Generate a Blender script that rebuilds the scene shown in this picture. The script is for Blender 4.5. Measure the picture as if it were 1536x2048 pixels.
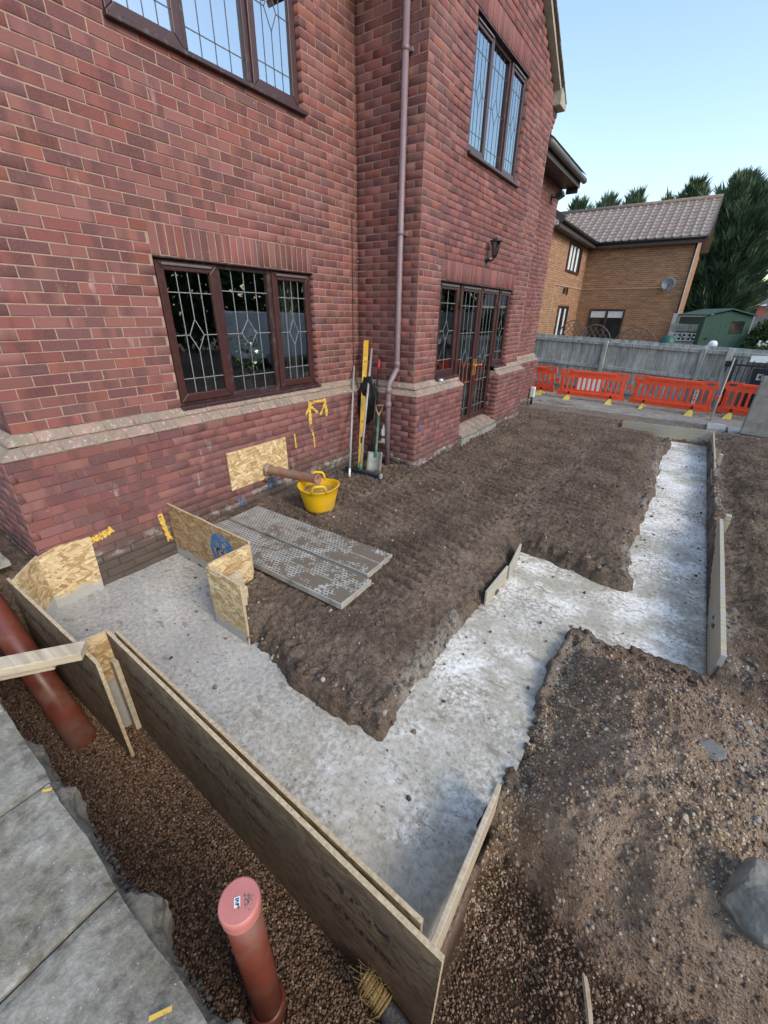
import bpy, bmesh, math, random
import numpy as np
from mathutils import Vector, Matrix
random.seed(7); RNG = np.random.default_rng(11)
S = bpy.context.scene
for o in list(bpy.data.objects): bpy.data.objects.remove(o)
COL = S.collection
# ------------------------------------------------------------------ camera
YAW, PITCH, ROLL = -0.6116, 0.4498, 0.0168
CAM = Vector((3.7315, -4.6671, 1.9047)); FPX = 822.6
F_ = Vector((math.sin(YAW)*math.cos(PITCH), math.cos(YAW)*math.cos(PITCH), -math.sin(PITCH)))
R0 = Vector((math.cos(YAW), -math.sin(YAW), 0)); U0 = R0.cross(F_)
R_ = R0*math.cos(ROLL)+U0*math.sin(ROLL); U_ = -R0*math.sin(ROLL)+U0*math.cos(ROLL)
cd = bpy.data.cameras.new('camera'); cam = bpy.data.objects.new('camera', cd); COL.objects.link(cam)
mw = Matrix.Identity(4)
for i in range(3):
    mw[i][0], mw[i][1], mw[i][2], mw[i][3] = R_[i], U_[i], -F_[i], CAM[i]
cam.matrix_world = mw
cd.sensor_fit = 'VERTICAL'; cd.sensor_height = 36; cd.sensor_width = 27; cd.lens = FPX/2048*36
cd.clip_start = 0.02; cd.clip_end = 800
S.camera = cam
S.render.resolution_x, S.render.resolution_y = 768, 1024
# ------------------------------------------------------------------ light
SUN_EL, SUN_AZ = math.radians(36), math.radians(100)      # azimuth from +Y towards +X
w = bpy.data.worlds.new('World'); S.world = w; w.use_nodes = True
wn = w.node_tree; bg = wn.nodes['Background']
sky = wn.nodes.new('ShaderNodeTexSky'); sky.sky_type = 'NISHITA'; sky.sun_disc = False
sky.sun_elevation = SUN_EL; sky.sun_rotation = SUN_AZ
sky.air_density = 1.35; sky.dust_density = 1.3; sky.ozone_density = 1.0; sky.altitude = 20
wn.links.new(sky.outputs[0], bg.inputs[0]); bg.inputs[1].default_value = 0.15
sl = bpy.data.lights.new('sun', 'SUN'); so = bpy.data.objects.new('sun', sl); COL.objects.link(so)
sl.energy = 0.95; sl.angle = math.radians(24); sl.color = (1, .93, .84)
sd = Vector((math.sin(SUN_AZ)*math.cos(SUN_EL), math.cos(SUN_AZ)*math.cos(SUN_EL), math.sin(SUN_EL)))
so.rotation_euler = (-sd).to_track_quat('-Z', 'Y').to_euler(); so.location = sd*40
S.view_settings.view_transform = 'Standard'; S.view_settings.look = 'None'
S.view_settings.exposure = 0.96; S.view_settings.gamma = 1
S.render.engine = 'CYCLES'
S.cycles.max_bounces = 5; S.cycles.diffuse_bounces = 3; S.cycles.glossy_bounces = 3; S.cycles.transparent_max_bounces = 12

# ------------------------------------------------------------------ helpers
def tag(o, label=None, cat=None, group=None, kind=None):
    if label: o['label'] = label
    if cat: o['category'] = cat
    if group: o['group'] = group
    if kind: o['kind'] = kind
    return o
def link(o, parent=None):
    COL.objects.link(o)
    if parent is not None:
        o.parent = parent
        if parent.type == 'EMPTY':
            o.matrix_parent_inverse = Matrix.Translation(parent.location).inverted()
    return o
def thing(name, label, cat, loc=(0, 0, 0), group=None):
    e = bpy.data.objects.new(name, None); e.location = loc; e.empty_display_size = .1
    COL.objects.link(e); return tag(e, label, cat, group)
def vnoise(x, y, seed=0):
    x = np.asarray(x, float); y = np.asarray(y, float)
    xi = np.floor(x).astype(np.int64); yi = np.floor(y).astype(np.int64); fx = x-xi; fy = y-yi
    fx = fx*fx*(3-2*fx); fy = fy*fy*(3-2*fy)
    def h(a, b):
        n = (a*374761393+b*668265263+seed*974634) & 0x7fffffff
        n = ((n ^ (n >> 13))*1274126177) & 0x7fffffff
        return ((n ^ (n >> 16)) & 0xffff)/65535.0
    return (h(xi, yi)*(1-fx)+h(xi+1, yi)*fx)*(1-fy)+(h(xi, yi+1)*(1-fx)+h(xi+1, yi+1)*fx)*fy
def fbm(x, y, o=4, seed=0, g=.5):
    s = 0; a = 1; t = 0
    for i in range(o):
        s = s+a*(vnoise(x*2**i, y*2**i, seed+i*17)-.5); t += a; a *= g
    return s/t*2
def sst(a, b, x):
    t = np.clip((x-a)/(b-a), 0, 1); return t*t*(3-2*t)

class MB:
    def __init__(s): s.v = []; s.f = []; s.m = []
    def add(s, vs, fs, mi=0):
        b = len(s.v); s.v += [tuple(p) for p in vs]; s.f += [tuple(i+b for i in f) for f in fs]; s.m += [mi]*len(fs); return s
    def box(s, x0, x1, y0, y1, z0, z1, mi=0):
        return s.add([(x0, y0, z0), (x1, y0, z0), (x1, y1, z0), (x0, y1, z0), (x0, y0, z1), (x1, y0, z1), (x1, y1, z1), (x0, y1, z1)],
                     [(0, 3, 2, 1), (4, 5, 6, 7), (0, 1, 5, 4), (1, 2, 6, 5), (2, 3, 7, 6), (3, 0, 4, 7)], mi)
    def obox(s, c, ax, ay, az, mi=0):
        c = Vector(c); ax, ay, az = Vector(ax), Vector(ay), Vector(az)
        vs = [c+ax*i+ay*j+az*k for k in (-1, 1) for i, j in ((-1, -1), (1, -1), (1, 1), (-1, 1))]
        return s.add(vs, [(0, 3, 2, 1), (4, 5, 6, 7), (0, 1, 5, 4), (1, 2, 6, 5), (2, 3, 7, 6), (3, 0, 4, 7)], mi)
    def bar(s, a, b, wx, wy, up=(0, 0, 1), mi=0):
        a, b = Vector(a), Vector(b); d = (b-a); L = d.length; d.normalize(); u = Vector(up)
        x = d.cross(u)
        if x.length < 1e-4: x = d.cross(Vector((1, 0, 0)))
        x.normalize(); y = x.cross(d)
        return s.obox((a+b)/2, x*wx/2, y*wy/2, d*L/2, mi)
    def tube(s, pts, r, seg=12, mi=0, cap=True):
        pts = [Vector(p) for p in pts]; n = len(pts); rs = r if isinstance(r, (list, tuple)) else [r]*n
        b = len(s.v); px = None
        for i, p in enumerate(pts):
            d = (pts[min(i+1, n-1)]-pts[max(i-1, 0)]).normalized()
            if px is None:
                px = d.cross(Vector((0, 0, 1)))
                if px.length < .05: px = d.cross(Vector((0, 1, 0)))
            px = (px-d*px.dot(d)).normalized(); py = d.cross(px)
            for k in range(seg):
                a = 2*math.pi*k/seg; s.v.append(tuple(p+(px*math.cos(a)+py*math.sin(a))*rs[i]))
        for i in range(n-1):
            for k in range(seg):
                k2 = (k+1) % seg; s.f.append((b+i*seg+k, b+i*seg+k2, b+(i+1)*seg+k2, b+(i+1)*seg+k)); s.m.append(mi)
        if cap:
            s.f.append(tuple(b+k for k in range(seg))[::-1]); s.f.append(tuple(b+(n-1)*seg+k for k in range(seg))); s.m += [mi, mi]
        return s
    def lathe(s, c, prof, seg=24, mi=0, axis=None):
        c = Vector(c); ax = Vector(axis).normalized() if axis else Vector((0, 0, 1))
        u = ax.cross(Vector((0, 1, 0)))
        if u.length < .1: u = ax.cross(Vector((1, 0, 0)))
        u.normalize(); v = ax.cross(u); b = len(s.v)
        for r, z in prof:
            for k in range(seg):
                a = 2*math.pi*k/seg; s.v.append(tuple(c+ax*z+(u*math.cos(a)+v*math.sin(a))*r))
        for i in range(len(prof)-1):
            for k in range(seg):
                k2 = (k+1) % seg; s.f.append((b+i*seg+k, b+i*seg+k2, b+(i+1)*seg+k2, b+(i+1)*seg+k)); s.m.append(mi)
        return s
    def prism(s, poly, o, e1, e2, ex, mi=0):
        """poly in (a,b); extruded along vector ex"""
        o, e1, e2, ex = Vector(o), Vector(e1), Vector(e2), Vector(ex); n = len(poly)
        vs = [o+e1*a+e2*b for a, b in poly]; vs += [p+ex for p in vs]
        fs = [tuple(range(n))[::-1], tuple(range(n, 2*n))]+[(i, (i+1) % n, (i+1) % n+n, i+n) for i in range(n)]
        return s.add(vs, fs, mi)
    def build(s, name, mat, parent=None, smooth=False, bevel=0, uv=False, recalc=True, seg=2):
        me = bpy.data.meshes.new(name); me.from_pydata(s.v, [], s.f)
        for m in (mat if isinstance(mat, (list, tuple)) else [mat]): me.materials.append(m)
        if isinstance(mat, (list, tuple)): me.polygons.foreach_set('material_index', s.m)
        if recalc:
            bm = bmesh.new(); bm.from_mesh(me); bmesh.ops.recalc_face_normals(bm, faces=bm.faces); bm.to_mesh(me); bm.free()
        if smooth: me.polygons.foreach_set('use_smooth', [True]*len(me.polygons))
        if uv: boxuv(me)
        o = bpy.data.objects.new(name, me); link(o, parent)
        if bevel:
            b = o.modifiers.new('bevel', 'BEVEL'); b.width = bevel; b.segments = seg; b.limit_method = 'ANGLE'
        return o
def boxuv(me):
    ul = me.uv_layers.new(name='UVMap').data
    for p in me.polygons:
        n = p.normal; a = max(range(3), key=lambda i: abs(n[i]))
        if a == 2: ij = (0, 1)
        else:
            h = Vector((-n.y, n.x, 0)).normalized()
        for li in p.loop_indices:
            c = me.vertices[me.loops[li].vertex_index].co
            ul[li].uv = (c.x, c.y) if a == 2 else (c.dot(h), c.z)
def npmesh(name, V, Fq, mat, parent=None, smooth=False, n=None):
    """V (k,3) array, Fq (m,3|4) int array"""
    me = bpy.data.meshes.new(name); nv = len(V); m, c = Fq.shape
    me.vertices.add(nv); me.vertices.foreach_set('co', np.ascontiguousarray(V, np.float32).ravel())
    me.loops.add(m*c); me.loops.foreach_set('vertex_index', np.ascontiguousarray(Fq, np.int32).ravel())
    me.polygons.add(m); me.polygons.foreach_set('loop_start', np.arange(0, m*c, c, dtype=np.int32))
    me.polygons.foreach_set('loop_total', np.full(m, c, np.int32))
    if smooth: me.polygons.foreach_set('use_smooth', np.ones(m, bool))
    me.update(calc_edges=True); me.materials.append(mat)
    o = bpy.data.objects.new(name, me); link(o, parent); return o

# ------------------------------------------------------------------ materials
class NT:
    def __init__(s, name):
        s.m = bpy.data.materials.new(name); s.m.use_nodes = True; s.t = s.m.node_tree
        s.b = s.t.nodes['Principled BSDF']; s.out = s.t.nodes['Material Output']
    def n(s, ty, props=None, out=0, **inp):
        nd = s.t.nodes.new('ShaderNode'+ty)
        for k, v in (props or {}).items(): setattr(nd, k, v)
        for k, v in inp.items():
            k = int(k[1:]) if k[0] == '_' else k.replace('_', ' ')
            s.set(nd.inputs[k], v)
        return nd.outputs[out]
    def set(s, sock, v):
        if isinstance(v, bpy.types.NodeSocket): s.t.links.new(v, sock)
        elif isinstance(v, (tuple, list)) and sock.type == 'RGBA': sock.default_value = (*v[:3], 1)
        else: sock.default_value = v
    def pos(s): return s.n('NewGeometry', out=0)
    def isl(s):
        g = s.t.nodes.new('ShaderNodeNewGeometry').outputs['Random Per Island']
        r = s.t.nodes.new('ShaderNodeObjectInfo').outputs['Random']
        return s.math('FRACT', s.math('ADD', g, r))
    def math(s, op, a, b=0.0, c=0.0): return s.n('Math', {'operation': op}, _0=a, _1=b, _2=c)
    def map(s, v, sc=(1, 1, 1), rot=(0, 0, 0), loc=(0, 0, 0)):
        return s.n('Mapping', None, Vector=v, Scale=sc, Rotation=rot, Location=loc)
    def noise(s, v, sc, det=3, rough=.55, out=0, dist=0.0): return s.n('TexNoise', None, out, Vector=v, Scale=sc, Detail=min(det, 3.2), Roughness=rough, Distortion=dist)
    def vor(s, v, sc, out=0, feature='F1', rnd=1.0): return s.n('TexVoronoi', {'feature': feature}, out, Vector=v, Scale=sc, Randomness=rnd)
    def ramp(s, f, stops, interp='LINEAR'):
        nd = s.t.nodes.new('ShaderNodeValToRGB'); s.set(nd.inputs[0], f); cr = nd.color_ramp; cr.interpolation = interp
        while len(cr.elements) < len(stops): cr.elements.new(.5)
        for e, (p, c) in zip(cr.elements, stops):
            e.position = p; e.color = (*c, 1) if isinstance(c, (tuple, list)) else (c, c, c, 1)
        return nd.outputs[0]
    def mix(s, f, a, b, mode='MIX'):
        nd = s.t.nodes.new('ShaderNodeMix'); nd.data_type = 'RGBA'; nd.blend_type = mode
        s.set(nd.inputs[0], f); s.set(nd.inputs[6], a); s.set(nd.inputs[7], b); return nd.outputs[2]
    def sep(s, v, i): return s.n('SeparateXYZ', None, i, Vector=v)
    def comb(s, x, y, z): return s.n('CombineXYZ', None, 0, X=x, Y=y, Z=z)
    def attr(s, name, out=0):
        nd = s.t.nodes.new('ShaderNodeAttribute'); nd.attribute_name = name; return nd.outputs[out]
    def uv(s): return s.n('UVMap')
    def fin(s, col=None, rough=None, bump=None, bs=.3, bd=.01, **kw):
        if col is not None: s.set(s.b.inputs['Base Color'], col)
        if rough is not None: s.set(s.b.inputs['Roughness'], rough)
        for k, v in kw.items(): s.set(s.b.inputs[k.replace('_', ' ')], v)
        if bump is not None:
            bn = s.n('Bump', None, 0, Height=bump, Strength=bs, Distance=bd); s.set(s.b.inputs['Normal'], bn)
        return s.m
def plain(name, col, rough=.6, var=.12, sc=9, bump=.15, metallic=0.0, dirt=None, spec=.5):
    t = NT(name); p = t.pos(); n = t.noise(p, sc, 5, .6)
    c = t.mix(t.ramp(n, [(.3, 0.), (.75, 1.)]), tuple(x*(1-var) for x in col), tuple(min(1, x*(1+var)) for x in col))
    if dirt: c = t.mix(t.ramp(t.noise(p, sc*.7, 6, .65), [(.52, 0.), (.68, 1.)]), c, dirt)
    return t.fin(c, t.math('MULTIPLY_ADD', n, .2, rough-.1), t.noise(p, sc*8, 3), bump, .004, Metallic=metallic, Specular_IOR_Level=spec)

def brick_mat(name, red, dark, mossy=False):
    t = NT(name); p = t.pos(); r = t.isl()
    u = t.math('ADD', t.sep(p, 0), t.sep(p, 1))
    band = t.noise(t.comb(t.math('MULTIPLY', u, 6.5), t.math('MULTIPLY', r, 91.), 0.), 1.0, 1.5, .5)
    f = t.ramp(t.math('ADD', band, t.math('MULTIPLY_ADD', r, .26, -.13)), [(.45, 0.), (.58, 1.)])
    c = t.mix(f, red, dark)
    hs = t.n('HueSaturation', None, 0, Hue=t.math('MULTIPLY_ADD', t.math('FRACT', t.math('MULTIPLY', r, 7.3)), .022, .49), Saturation=t.math('MULTIPLY_ADD', t.math('FRACT', t.math('MULTIPLY', r, 3.7)), .22, .75),
             Value=t.math('MULTIPLY_ADD', t.math('FRACT', t.math('MULTIPLY', r, 13.1)), .36, .82), Color=c)
    c = t.mix(t.math('MULTIPLY', t.ramp(t.noise(p, 60, 2, .7), [(.35, 0.), (.8, 1.)]), .45), hs, tuple(x*1.45 for x in red))
    # pale salt bloom and mortar smears
    st = t.noise(t.map(p, (7, 7, 2.2)), 1., 3, .7); sm = t.noise(p, 1.1, 2)
    m = t.math('MULTIPLY', t.ramp(st, [(.62, 0.), (.74, 1.)]), t.ramp(sm, [(.5, 0.), (.68, .75)]))
    c = t.mix(m, c, (.52, .47, .43))
    fl = t.ramp(t.noise(p, 34, 2, .5), [(.76, 0.), (.79, .8)])
    c = t.mix(fl, c, (.55, .47, .4)) if not mossy else c
    # damp earth splashed on the lowest courses
    z = t.sep(p, 2); lo = t.math('ADD', z, t.math('MULTIPLY', t.noise(p, 2.3, 4), -.42))
    c = t.mix(t.ramp(lo, [(-.22, .92), (-.05, .35), (.22, 0.)]) if False else t.n('MapRange', None, 0, Value=lo, _1=-.2, _2=.06, _3=.93, _4=0.), c, (.1, .082, .066))
    if mossy:
        c = t.mix(t.ramp(t.noise(p, 11, 4, .7), [(.36, 0.), (.6, .9)]), c, (.25, .215, .16))
        c = t.mix(t.ramp(t.noise(p, 32, 4, .75), [(.56, 0.), (.66, .8)]), c, (.5, .48, .42))
    else:   # ragged pale line left by the old paving
        ln = t.math('ABSOLUTE', t.math('ADD', z, t.math('MULTIPLY_ADD', t.noise(p, 2.1, 3), -.34, .10)))
        c = t.mix(t.math('MULTIPLY', t.n('MapRange', None, 0, Value=ln, _1=.012, _2=.05, _3=.75, _4=0.), t.ramp(t.noise(p, 9, 3, .7), [(.42, 0.), (.6, 1.)])), c, (.42, .39, .37))
    bmp = t.noise(p, 70, 3)
    return t.fin(c, .82, bmp, .35, .004, Specular_IOR_Level=.3)
def mortar_mat(name, col, col2):
    t = NT(name); p = t.pos(); n = t.noise(p, 14, 5, .65)
    z = t.sep(p, 2); lo = t.math('ADD', z, t.math('MULTIPLY', t.noise(p, 2.3, 4), -.42))
    c = t.mix(t.ramp(n, [(.3, 0.), (.7, 1.)]), col, col2)
    c = t.mix(t.n('MapRange', None, 0, Value=lo, _1=-.2, _2=.06, _3=.93, _4=0.), c, (.1, .082, .066))
    return t.fin(c, .95, t.noise(p, 70, 4), .6, .006, Specular_IOR_Level=.15)
M = {}
M['brick'] = brick_mat('red_brick', (.225, .072, .06), (.128, .054, .055))
M['brick_low'] = brick_mat('plum_brick', (.215, .078, .068), (.13, .058, .06))
M['brick_moss'] = brick_mat('mossy_plinth_brick', (.34, .2, .16), (.22, .15, .13), True)
M['mortar'] = mortar_mat('pale_mortar', (.29, .2, .155), (.42, .31, .24))
M['mortar_red'] = mortar_mat('red_mortar', (.26, .125, .10), (.36, .19, .15))
M['upvc'] = plain('rosewood_frame', (.05, .022, .022), .38, .2, 20, .08, dirt=(.10, .075, .07))
M['upvc2'] = plain('rosewood_sash', (.062, .024, .022), .33, .2, 24, .08)
M['lead'] = plain('lead_strip', (.25, .265, .265), .4, .1, 30, .1)
M['lead_dark'] = plain('lead_against_sky', (.09, .10, .11), .5, .15, 30, .1)  # darker copy: dark look against the reflected sky put into the colour
M['brass'] = plain('brass', (.75, .5, .16), .3, .1, 30, .05, metallic=.8)
M['pipe_grey'] = plain('faded_downpipe', (.22, .155, .175), .45, .12, 8, .06, dirt=(.24, .19, .2))
M['clay'] = plain('orange_brown_drain', (.19, .05, .03), .38, .25, 5, .12, dirt=(.2, .105, .075))
M['clay_old'] = plain('old_clay_pipe', (.34, .17, .115), .7, .2, 18, .4, dirt=(.3, .22, .17))
M['cap_pink'] = plain('pink_cap', (.56, .2, .17), .5, .1, 10, .06)
M['black'] = plain('black_metal', (.015, .016, .017), .45, .2, 20, .1)
M['white'] = plain('white_plastic', (.75, .76, .76), .45, .05, 12, .05)
M['paper'] = plain('paper_label', (.75, .76, .78), .7, .05, 12, .02)
M['yellow'] = plain('yellow_tub', (.80, .47, .01), .45, .12, 5, .12, dirt=(.62, .38, .04))
M['yellow_level'] = plain('yellow_level', (.72, .43, .03), .45, .15, 14, .1, dirt=(.42, .3, .12))
M['orange'] = plain('orange_barrier', (.92, .10, .035), .45, .1, 6, .06, dirt=None)
M['foot_yellow'] = plain('yellow_foot', (.62, .50, .10), .6, .15, 16, .2, dirt=(.4, .34, .14))
M['green_paint'] = plain('green_shaft', (.04, .16, .11), .5, .2, 20, .1, dirt=(.2, .19, .15))
M['wood'] = plain('ash_handle', (.42, .29, .16), .65, .15, 14, .2)
M['steel'] = plain('dirty_steel', (.3, .3, .27), .55, .2, 10, .2, metallic=.3, dirt=(.22, .19, .13))
M['greypole'] = plain('grey_pole', (.33, .32, .3), .5, .15, 18, .1)
M['red'] = plain('red_grip', (.42, .02, .03), .4, .1, 18, .05)
M['bristle'] = plain('blue_black_bristle', (.018, .03, .045), .8, .4, 60, .8)
M['sack'] = plain('black_sack', (.012, .014, .018), .28, .2, 12, .3)
M['shed'] = plain('green_shed_paint', (.035, .085, .06), .7, .12, 5, .2)
M['concrete_old'] = plain('old_concrete', (.26, .25, .22), .9, .25, 6, .6, dirt=(.16, .15, .12))
M['pale_conc'] = plain('pale_block', (.45, .45, .42), .9, .15, 8, .4)
M['fascia'] = plain('brown_fascia', (.055, .038, .034), .5, .15, 8, .1)
M['gutter'] = plain('grey_gutter', (.12, .115, .11), .45, .12, 8, .06)
M['verge'] = plain('stone_verge', (.36, .34, .28), .85, .2, 9, .4)
M['roof'] = plain('roof_tile', (.17, .125, .105), .85, .25, 12, .4, dirt=(.24, .21, .18))
M['tile'] = plain('pantile', (.30, .24, .215), .8, .2, 6, .3, dirt=(.24, .2, .17))
M['room'] = plain('room_wall', (.34, .31, .27), .9, .1, 3, .05)
M['curtain'] = plain('pale_curtain', (.62, .66, .64), .8, .08, 8, .1)
M['dish'] = plain('grey_dish', (.085, .105, .125), .5, .1, 8, .05)
M['spray_y'] = plain('yellow_spray', (.74, .47, .08), .7, .15, 20, .1)
M['spray_b'] = plain('blue_spray', (.08, .2, .42), .75, .3, 25, .1, dirt=(.22, .13, .13))
M['trellis'] = plain('grey_wood', (.12, .1, .075), .8, .2, 12, .2)
M['whitepaint'] = plain('white_trim', (.7, .68, .62), .6, .08, 6, .1)
M['stickwood'] = plain('stick_wood', (.5, .4, .27), .8, .2, 24, .3, dirt=(.3, .25, .18))
# glass
t = NT('window_glass'); t.t.nodes.remove(t.b)
fr = t.n('Fresnel', None, 0, IOR=2.7)
gl = t.n('BsdfGlossy', None, 0, Color=(.93, .96, 1.), Roughness=.012)
tr = t.n('BsdfTransparent', None, 0, Color=(.88, .92, .9))
mx = t.t.nodes.new('ShaderNodeMixShader'); t.set(mx.inputs[0], fr); t.set(mx.inputs[1], tr); t.set(mx.inputs[2], gl)
t.t.links.new(mx.outputs[0], t.out.inputs[0]); M['glass'] = t.m
t = NT('coated_glass'); t.t.nodes.remove(t.b)
gl = t.n('BsdfGlossy', None, 0, Color=(.80, .9, 1.), Roughness=.015); tr = t.n('BsdfTransparent', None, 0, Color=(.5, .55, .55))
mx = t.t.nodes.new('ShaderNodeMixShader'); t.set(mx.inputs[0], t.n('Fresnel', None, 0, IOR=6.5)); t.set(mx.inputs[1], tr); t.set(mx.inputs[2], gl)
t.t.links.new(mx.outputs[0], t.out.inputs[0]); M['glass_sky'] = t.m
# OSB
def osb_mat(name, dark=(.42, .27, .12), light=(.78, .62, .37), mode=0):
    t = NT(name); uv = t.uv(); p = t.pos()
    uvd = t.n('VectorMath', {'operation': 'ADD'}, 0, _0=uv, _1=t.n('VectorMath', {'operation': 'SCALE'}, 0, _0=t.noise(uv, 9, 2, out=1), Scale=.035))
    lay = None; hgt = None
    for i, (rot, sx, sy, th) in enumerate(((.25, 9, 34, 0.), (-.6, 11, 40, .45), (1.1, 13, 34, .6), (.75, 10, 46, .62), (-.15, 14, 56, .6))):
        mp = t.map(uvd, (sx, sy, 1), (0, 0, 0)) if False else t.map(t.map(uvd, (1, 1, 1), (0, 0, rot), (i*.37, i*.71, 0)), (sx, sy, 1))
        vc = t.vor(mp, 1.0, 1); rr = t.sep(vc, 0); g = t.sep(vc, 1)
        edge = t.ramp(t.vor(mp, 1.0, 0, 'DISTANCE_TO_EDGE'), [(0., .55), (.07, 1.)])
        fib = t.noise(t.map(mp, (1.2, 9, 1)), 1.4, 3)
        v = t.math('MULTIPLY', t.math('MULTIPLY_ADD', fib, .35, t.math('MULTIPLY_ADD', g, .55, .12)), edge)
        if lay is None: lay = v
        else:
            k = t.math('GREATER_THAN', rr, th); nd = t.t.nodes.new('ShaderNodeMix'); t.set(nd.inputs[0], k); t.set(nd.inputs[2], lay); t.set(nd.inputs[3], v); lay = nd.outputs[0]
    c = t.ramp(lay, [(.12, tuple(x*.62 for x in dark)), (.33, dark), (.55, tuple((a+b)/2 for a, b in zip(dark, light))), (.85, light)])
    z = t.sep(p, 2); g = t.math('ADD', z, t.math('MULTIPLY', t.noise(p, 7, 4), -.16))
    c = t.mix(t.n('MapRange', None, 0, Value=g, _1=-.235, _2=-.2, _3=.9, _4=0.) if mode != 2 else 0.0, c, (.42, .42, .39))
    if mode == 1:   # blue round stamp
        px = t.math('ADD', t.sep(p, 0), -.93); pz = t.math('ADD', z, -.075)
        rad = t.math('SQRT', t.math('ADD', t.math('POWER', px, 2.), t.math('POWER', pz, 2.)))
        n = t.noise(p, 22, 4, .7)
        disc = t.math('MULTIPLY', t.ramp(rad, [(.155, 1.), (.172, 0.)]), t.ramp(t.math('ADD', n, t.math('MULTIPLY', rad, 1.2)), [(.5, .0), (.62, .95)]))
        ring = t.ramp(rad, [(.128, 0.), (.14, 1.), (.168, 1.), (.176, 0.)])
        c = t.mix(t.math('MAXIMUM', disc, t.math('MULTIPLY', ring, t.ramp(n, [(.3, .35), (.5, .95)]))), c, (.03, .16, .36))
        bar = t.math('MULTIPLY', t.ramp(t.math('ABSOLUTE', pz), [(.02, 1.), (.035, 0.)]), t.math('MULTIPLY', t.ramp(t.math('ABSOLUTE', px), [(.1, 1.), (.13, 0.)]), t.ramp(t.noise(t.map(p, (60, 60, 25)), 1., 2), [(.5, 0.), (.54, 1.)])))
        c = t.mix(bar, c, (.015, .015, .02))
    if mode == 2:   # shade put into the colour, wet, with smeared black print in two broken lines
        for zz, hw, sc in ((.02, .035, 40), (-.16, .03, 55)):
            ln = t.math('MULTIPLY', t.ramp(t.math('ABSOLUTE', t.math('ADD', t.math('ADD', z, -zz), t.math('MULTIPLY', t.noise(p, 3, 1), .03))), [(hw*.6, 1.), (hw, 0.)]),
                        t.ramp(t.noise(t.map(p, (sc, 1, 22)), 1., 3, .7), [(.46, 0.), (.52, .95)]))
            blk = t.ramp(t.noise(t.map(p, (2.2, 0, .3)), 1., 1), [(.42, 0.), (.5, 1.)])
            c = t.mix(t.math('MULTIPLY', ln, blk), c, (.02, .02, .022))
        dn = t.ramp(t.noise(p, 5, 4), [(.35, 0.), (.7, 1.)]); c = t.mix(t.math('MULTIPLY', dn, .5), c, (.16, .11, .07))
    return t.fin(c, .78, lay, .25, .004, Specular_IOR_Level=.25)
M['osb'] = osb_mat('osb_board'); M['osb_stamp'] = osb_mat('osb_board_stamped', (.29, .17, .08), (.55, .39, .21), 1); M['osb_shaded_wet'] = osb_mat('osb_board_shaded_damp', (.135, .09, .052), (.27, .19, .115), 2)  # damp copy is darker: shade of the trench faces put into its colours
M['osb_edge'] = plain('osb_cut_edge', (.55, .42, .26), .85, .3, 60, .5)
# timber
t = NT('sawn_timber'); uv = t.uv(); g = t.noise(t.map(uv, (1.2, 26, 1)), 1.5, 5, .6)
c = t.ramp(g, [(.3, (.42, .33, .22)), (.6, (.6, .5, .36)), (.8, (.68, .6, .46))])
c = t.mix(t.ramp(t.noise(t.map(uv, (60, 90, 1)), 1., 2), [(.72, 0.), (.76, 1.)]), c, (.1, .08, .06))
c = t.mix(t.ramp(t.noise(uv, 7, 5, .65), [(.45, 0.), (.72, .6)]), c, (.4, .37, .31))
M['timber'] = t.fin(c, .75, g, .2, .003, Specular_IOR_Level=.25)
t = NT('wet_form_timber'); uv = t.uv(); g = t.noise(t.map(uv, (1.2, 26, 1)), 1.5, 5, .6)
c = t.ramp(g, [(.3, (.34, .30, .21)), (.6, (.5, .44, .31)), (.8, (.58, .52, .38))])
c = t.mix(t.ramp(t.noise(t.pos(), 6, 5, .65), [(.42, 0.), (.6, .85)]), c, (.40, .40, .37))
M['formwood'] = t.fin(c, .8, g, .2, .003, Specular_IOR_Level=.25)
# fence wood
t = NT('weathered_fence'); p = t.pos(); r = t.isl(); g = t.noise(t.map(p, (40, 40, 2.2)), 1., 4, .65)
c = t.ramp(g, [(.28, (.14, .16, .15)), (.47, (.38, .41, .39)), (.72, (.62, .65, .62))])
c = t.n('HueSaturation', None, 0, Hue=.5, Saturation=t.math('MULTIPLY_ADD', r, .8, .5), Value=t.math('MULTIPLY_ADD', r, .5, .72), Color=c)
c = t.mix(t.math('MULTIPLY', t.ramp(t.noise(p, 3, 4), [(.45, 0.), (.7, .7)]), r), c, (.16, .20, .15))
M['fence'] = t.fin(c, .9, g, .4, .005, Specular_IOR_Level=.15)
# soil
t = NT('bare_soil'); p = t.pos(); z = t.attr('zone'); zr, zg, zb = t.sep(z, 0), t.sep(z, 1), t.sep(z, 2)
n1 = t.noise(p, 2.2, 5, .6); n2 = t.noise(p, 26, 5, .7); n3 = t.noise(p, 90, 3, .6)
c = t.ramp(t.math('ADD', t.math('MULTIPLY', n1, .45), t.math('MULTIPLY', n2, .55)), [(.32, (.062, .043, .031)), (.48, (.148, .106, .076)), (.64, (.275, .205, .150))])
cm = t.ramp(t.math('ADD', t.math('MULTIPLY', n1, .5), t.math('MULTIPLY', n2, .5)), [(.3, (.22, .14, .088)), (.5, (.34, .232, .155)), (.66, (.47, .35, .255))])
c = t.mix(zr, c, cm)
c = t.mix(zg, c, t.mix(n2, (.06, .036, .022), (.12, .072, .044)))
c = t.mix(t.math('MULTIPLY', zb, t.ramp(n2, [(.36, .15), (.6, 1.)])), c, (.37, .34, .29))
c = t.mix(t.ramp(t.vor(p, 95, 0), [(.05, .85), (.12, 0.)]), c, t.ramp(t.sep(t.vor(p, 95, 1), 0), [(.0, (.07, .05, .035)), (.75, (.16, .12, .085)), (.9, (.5, .45, .38))]))
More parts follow.
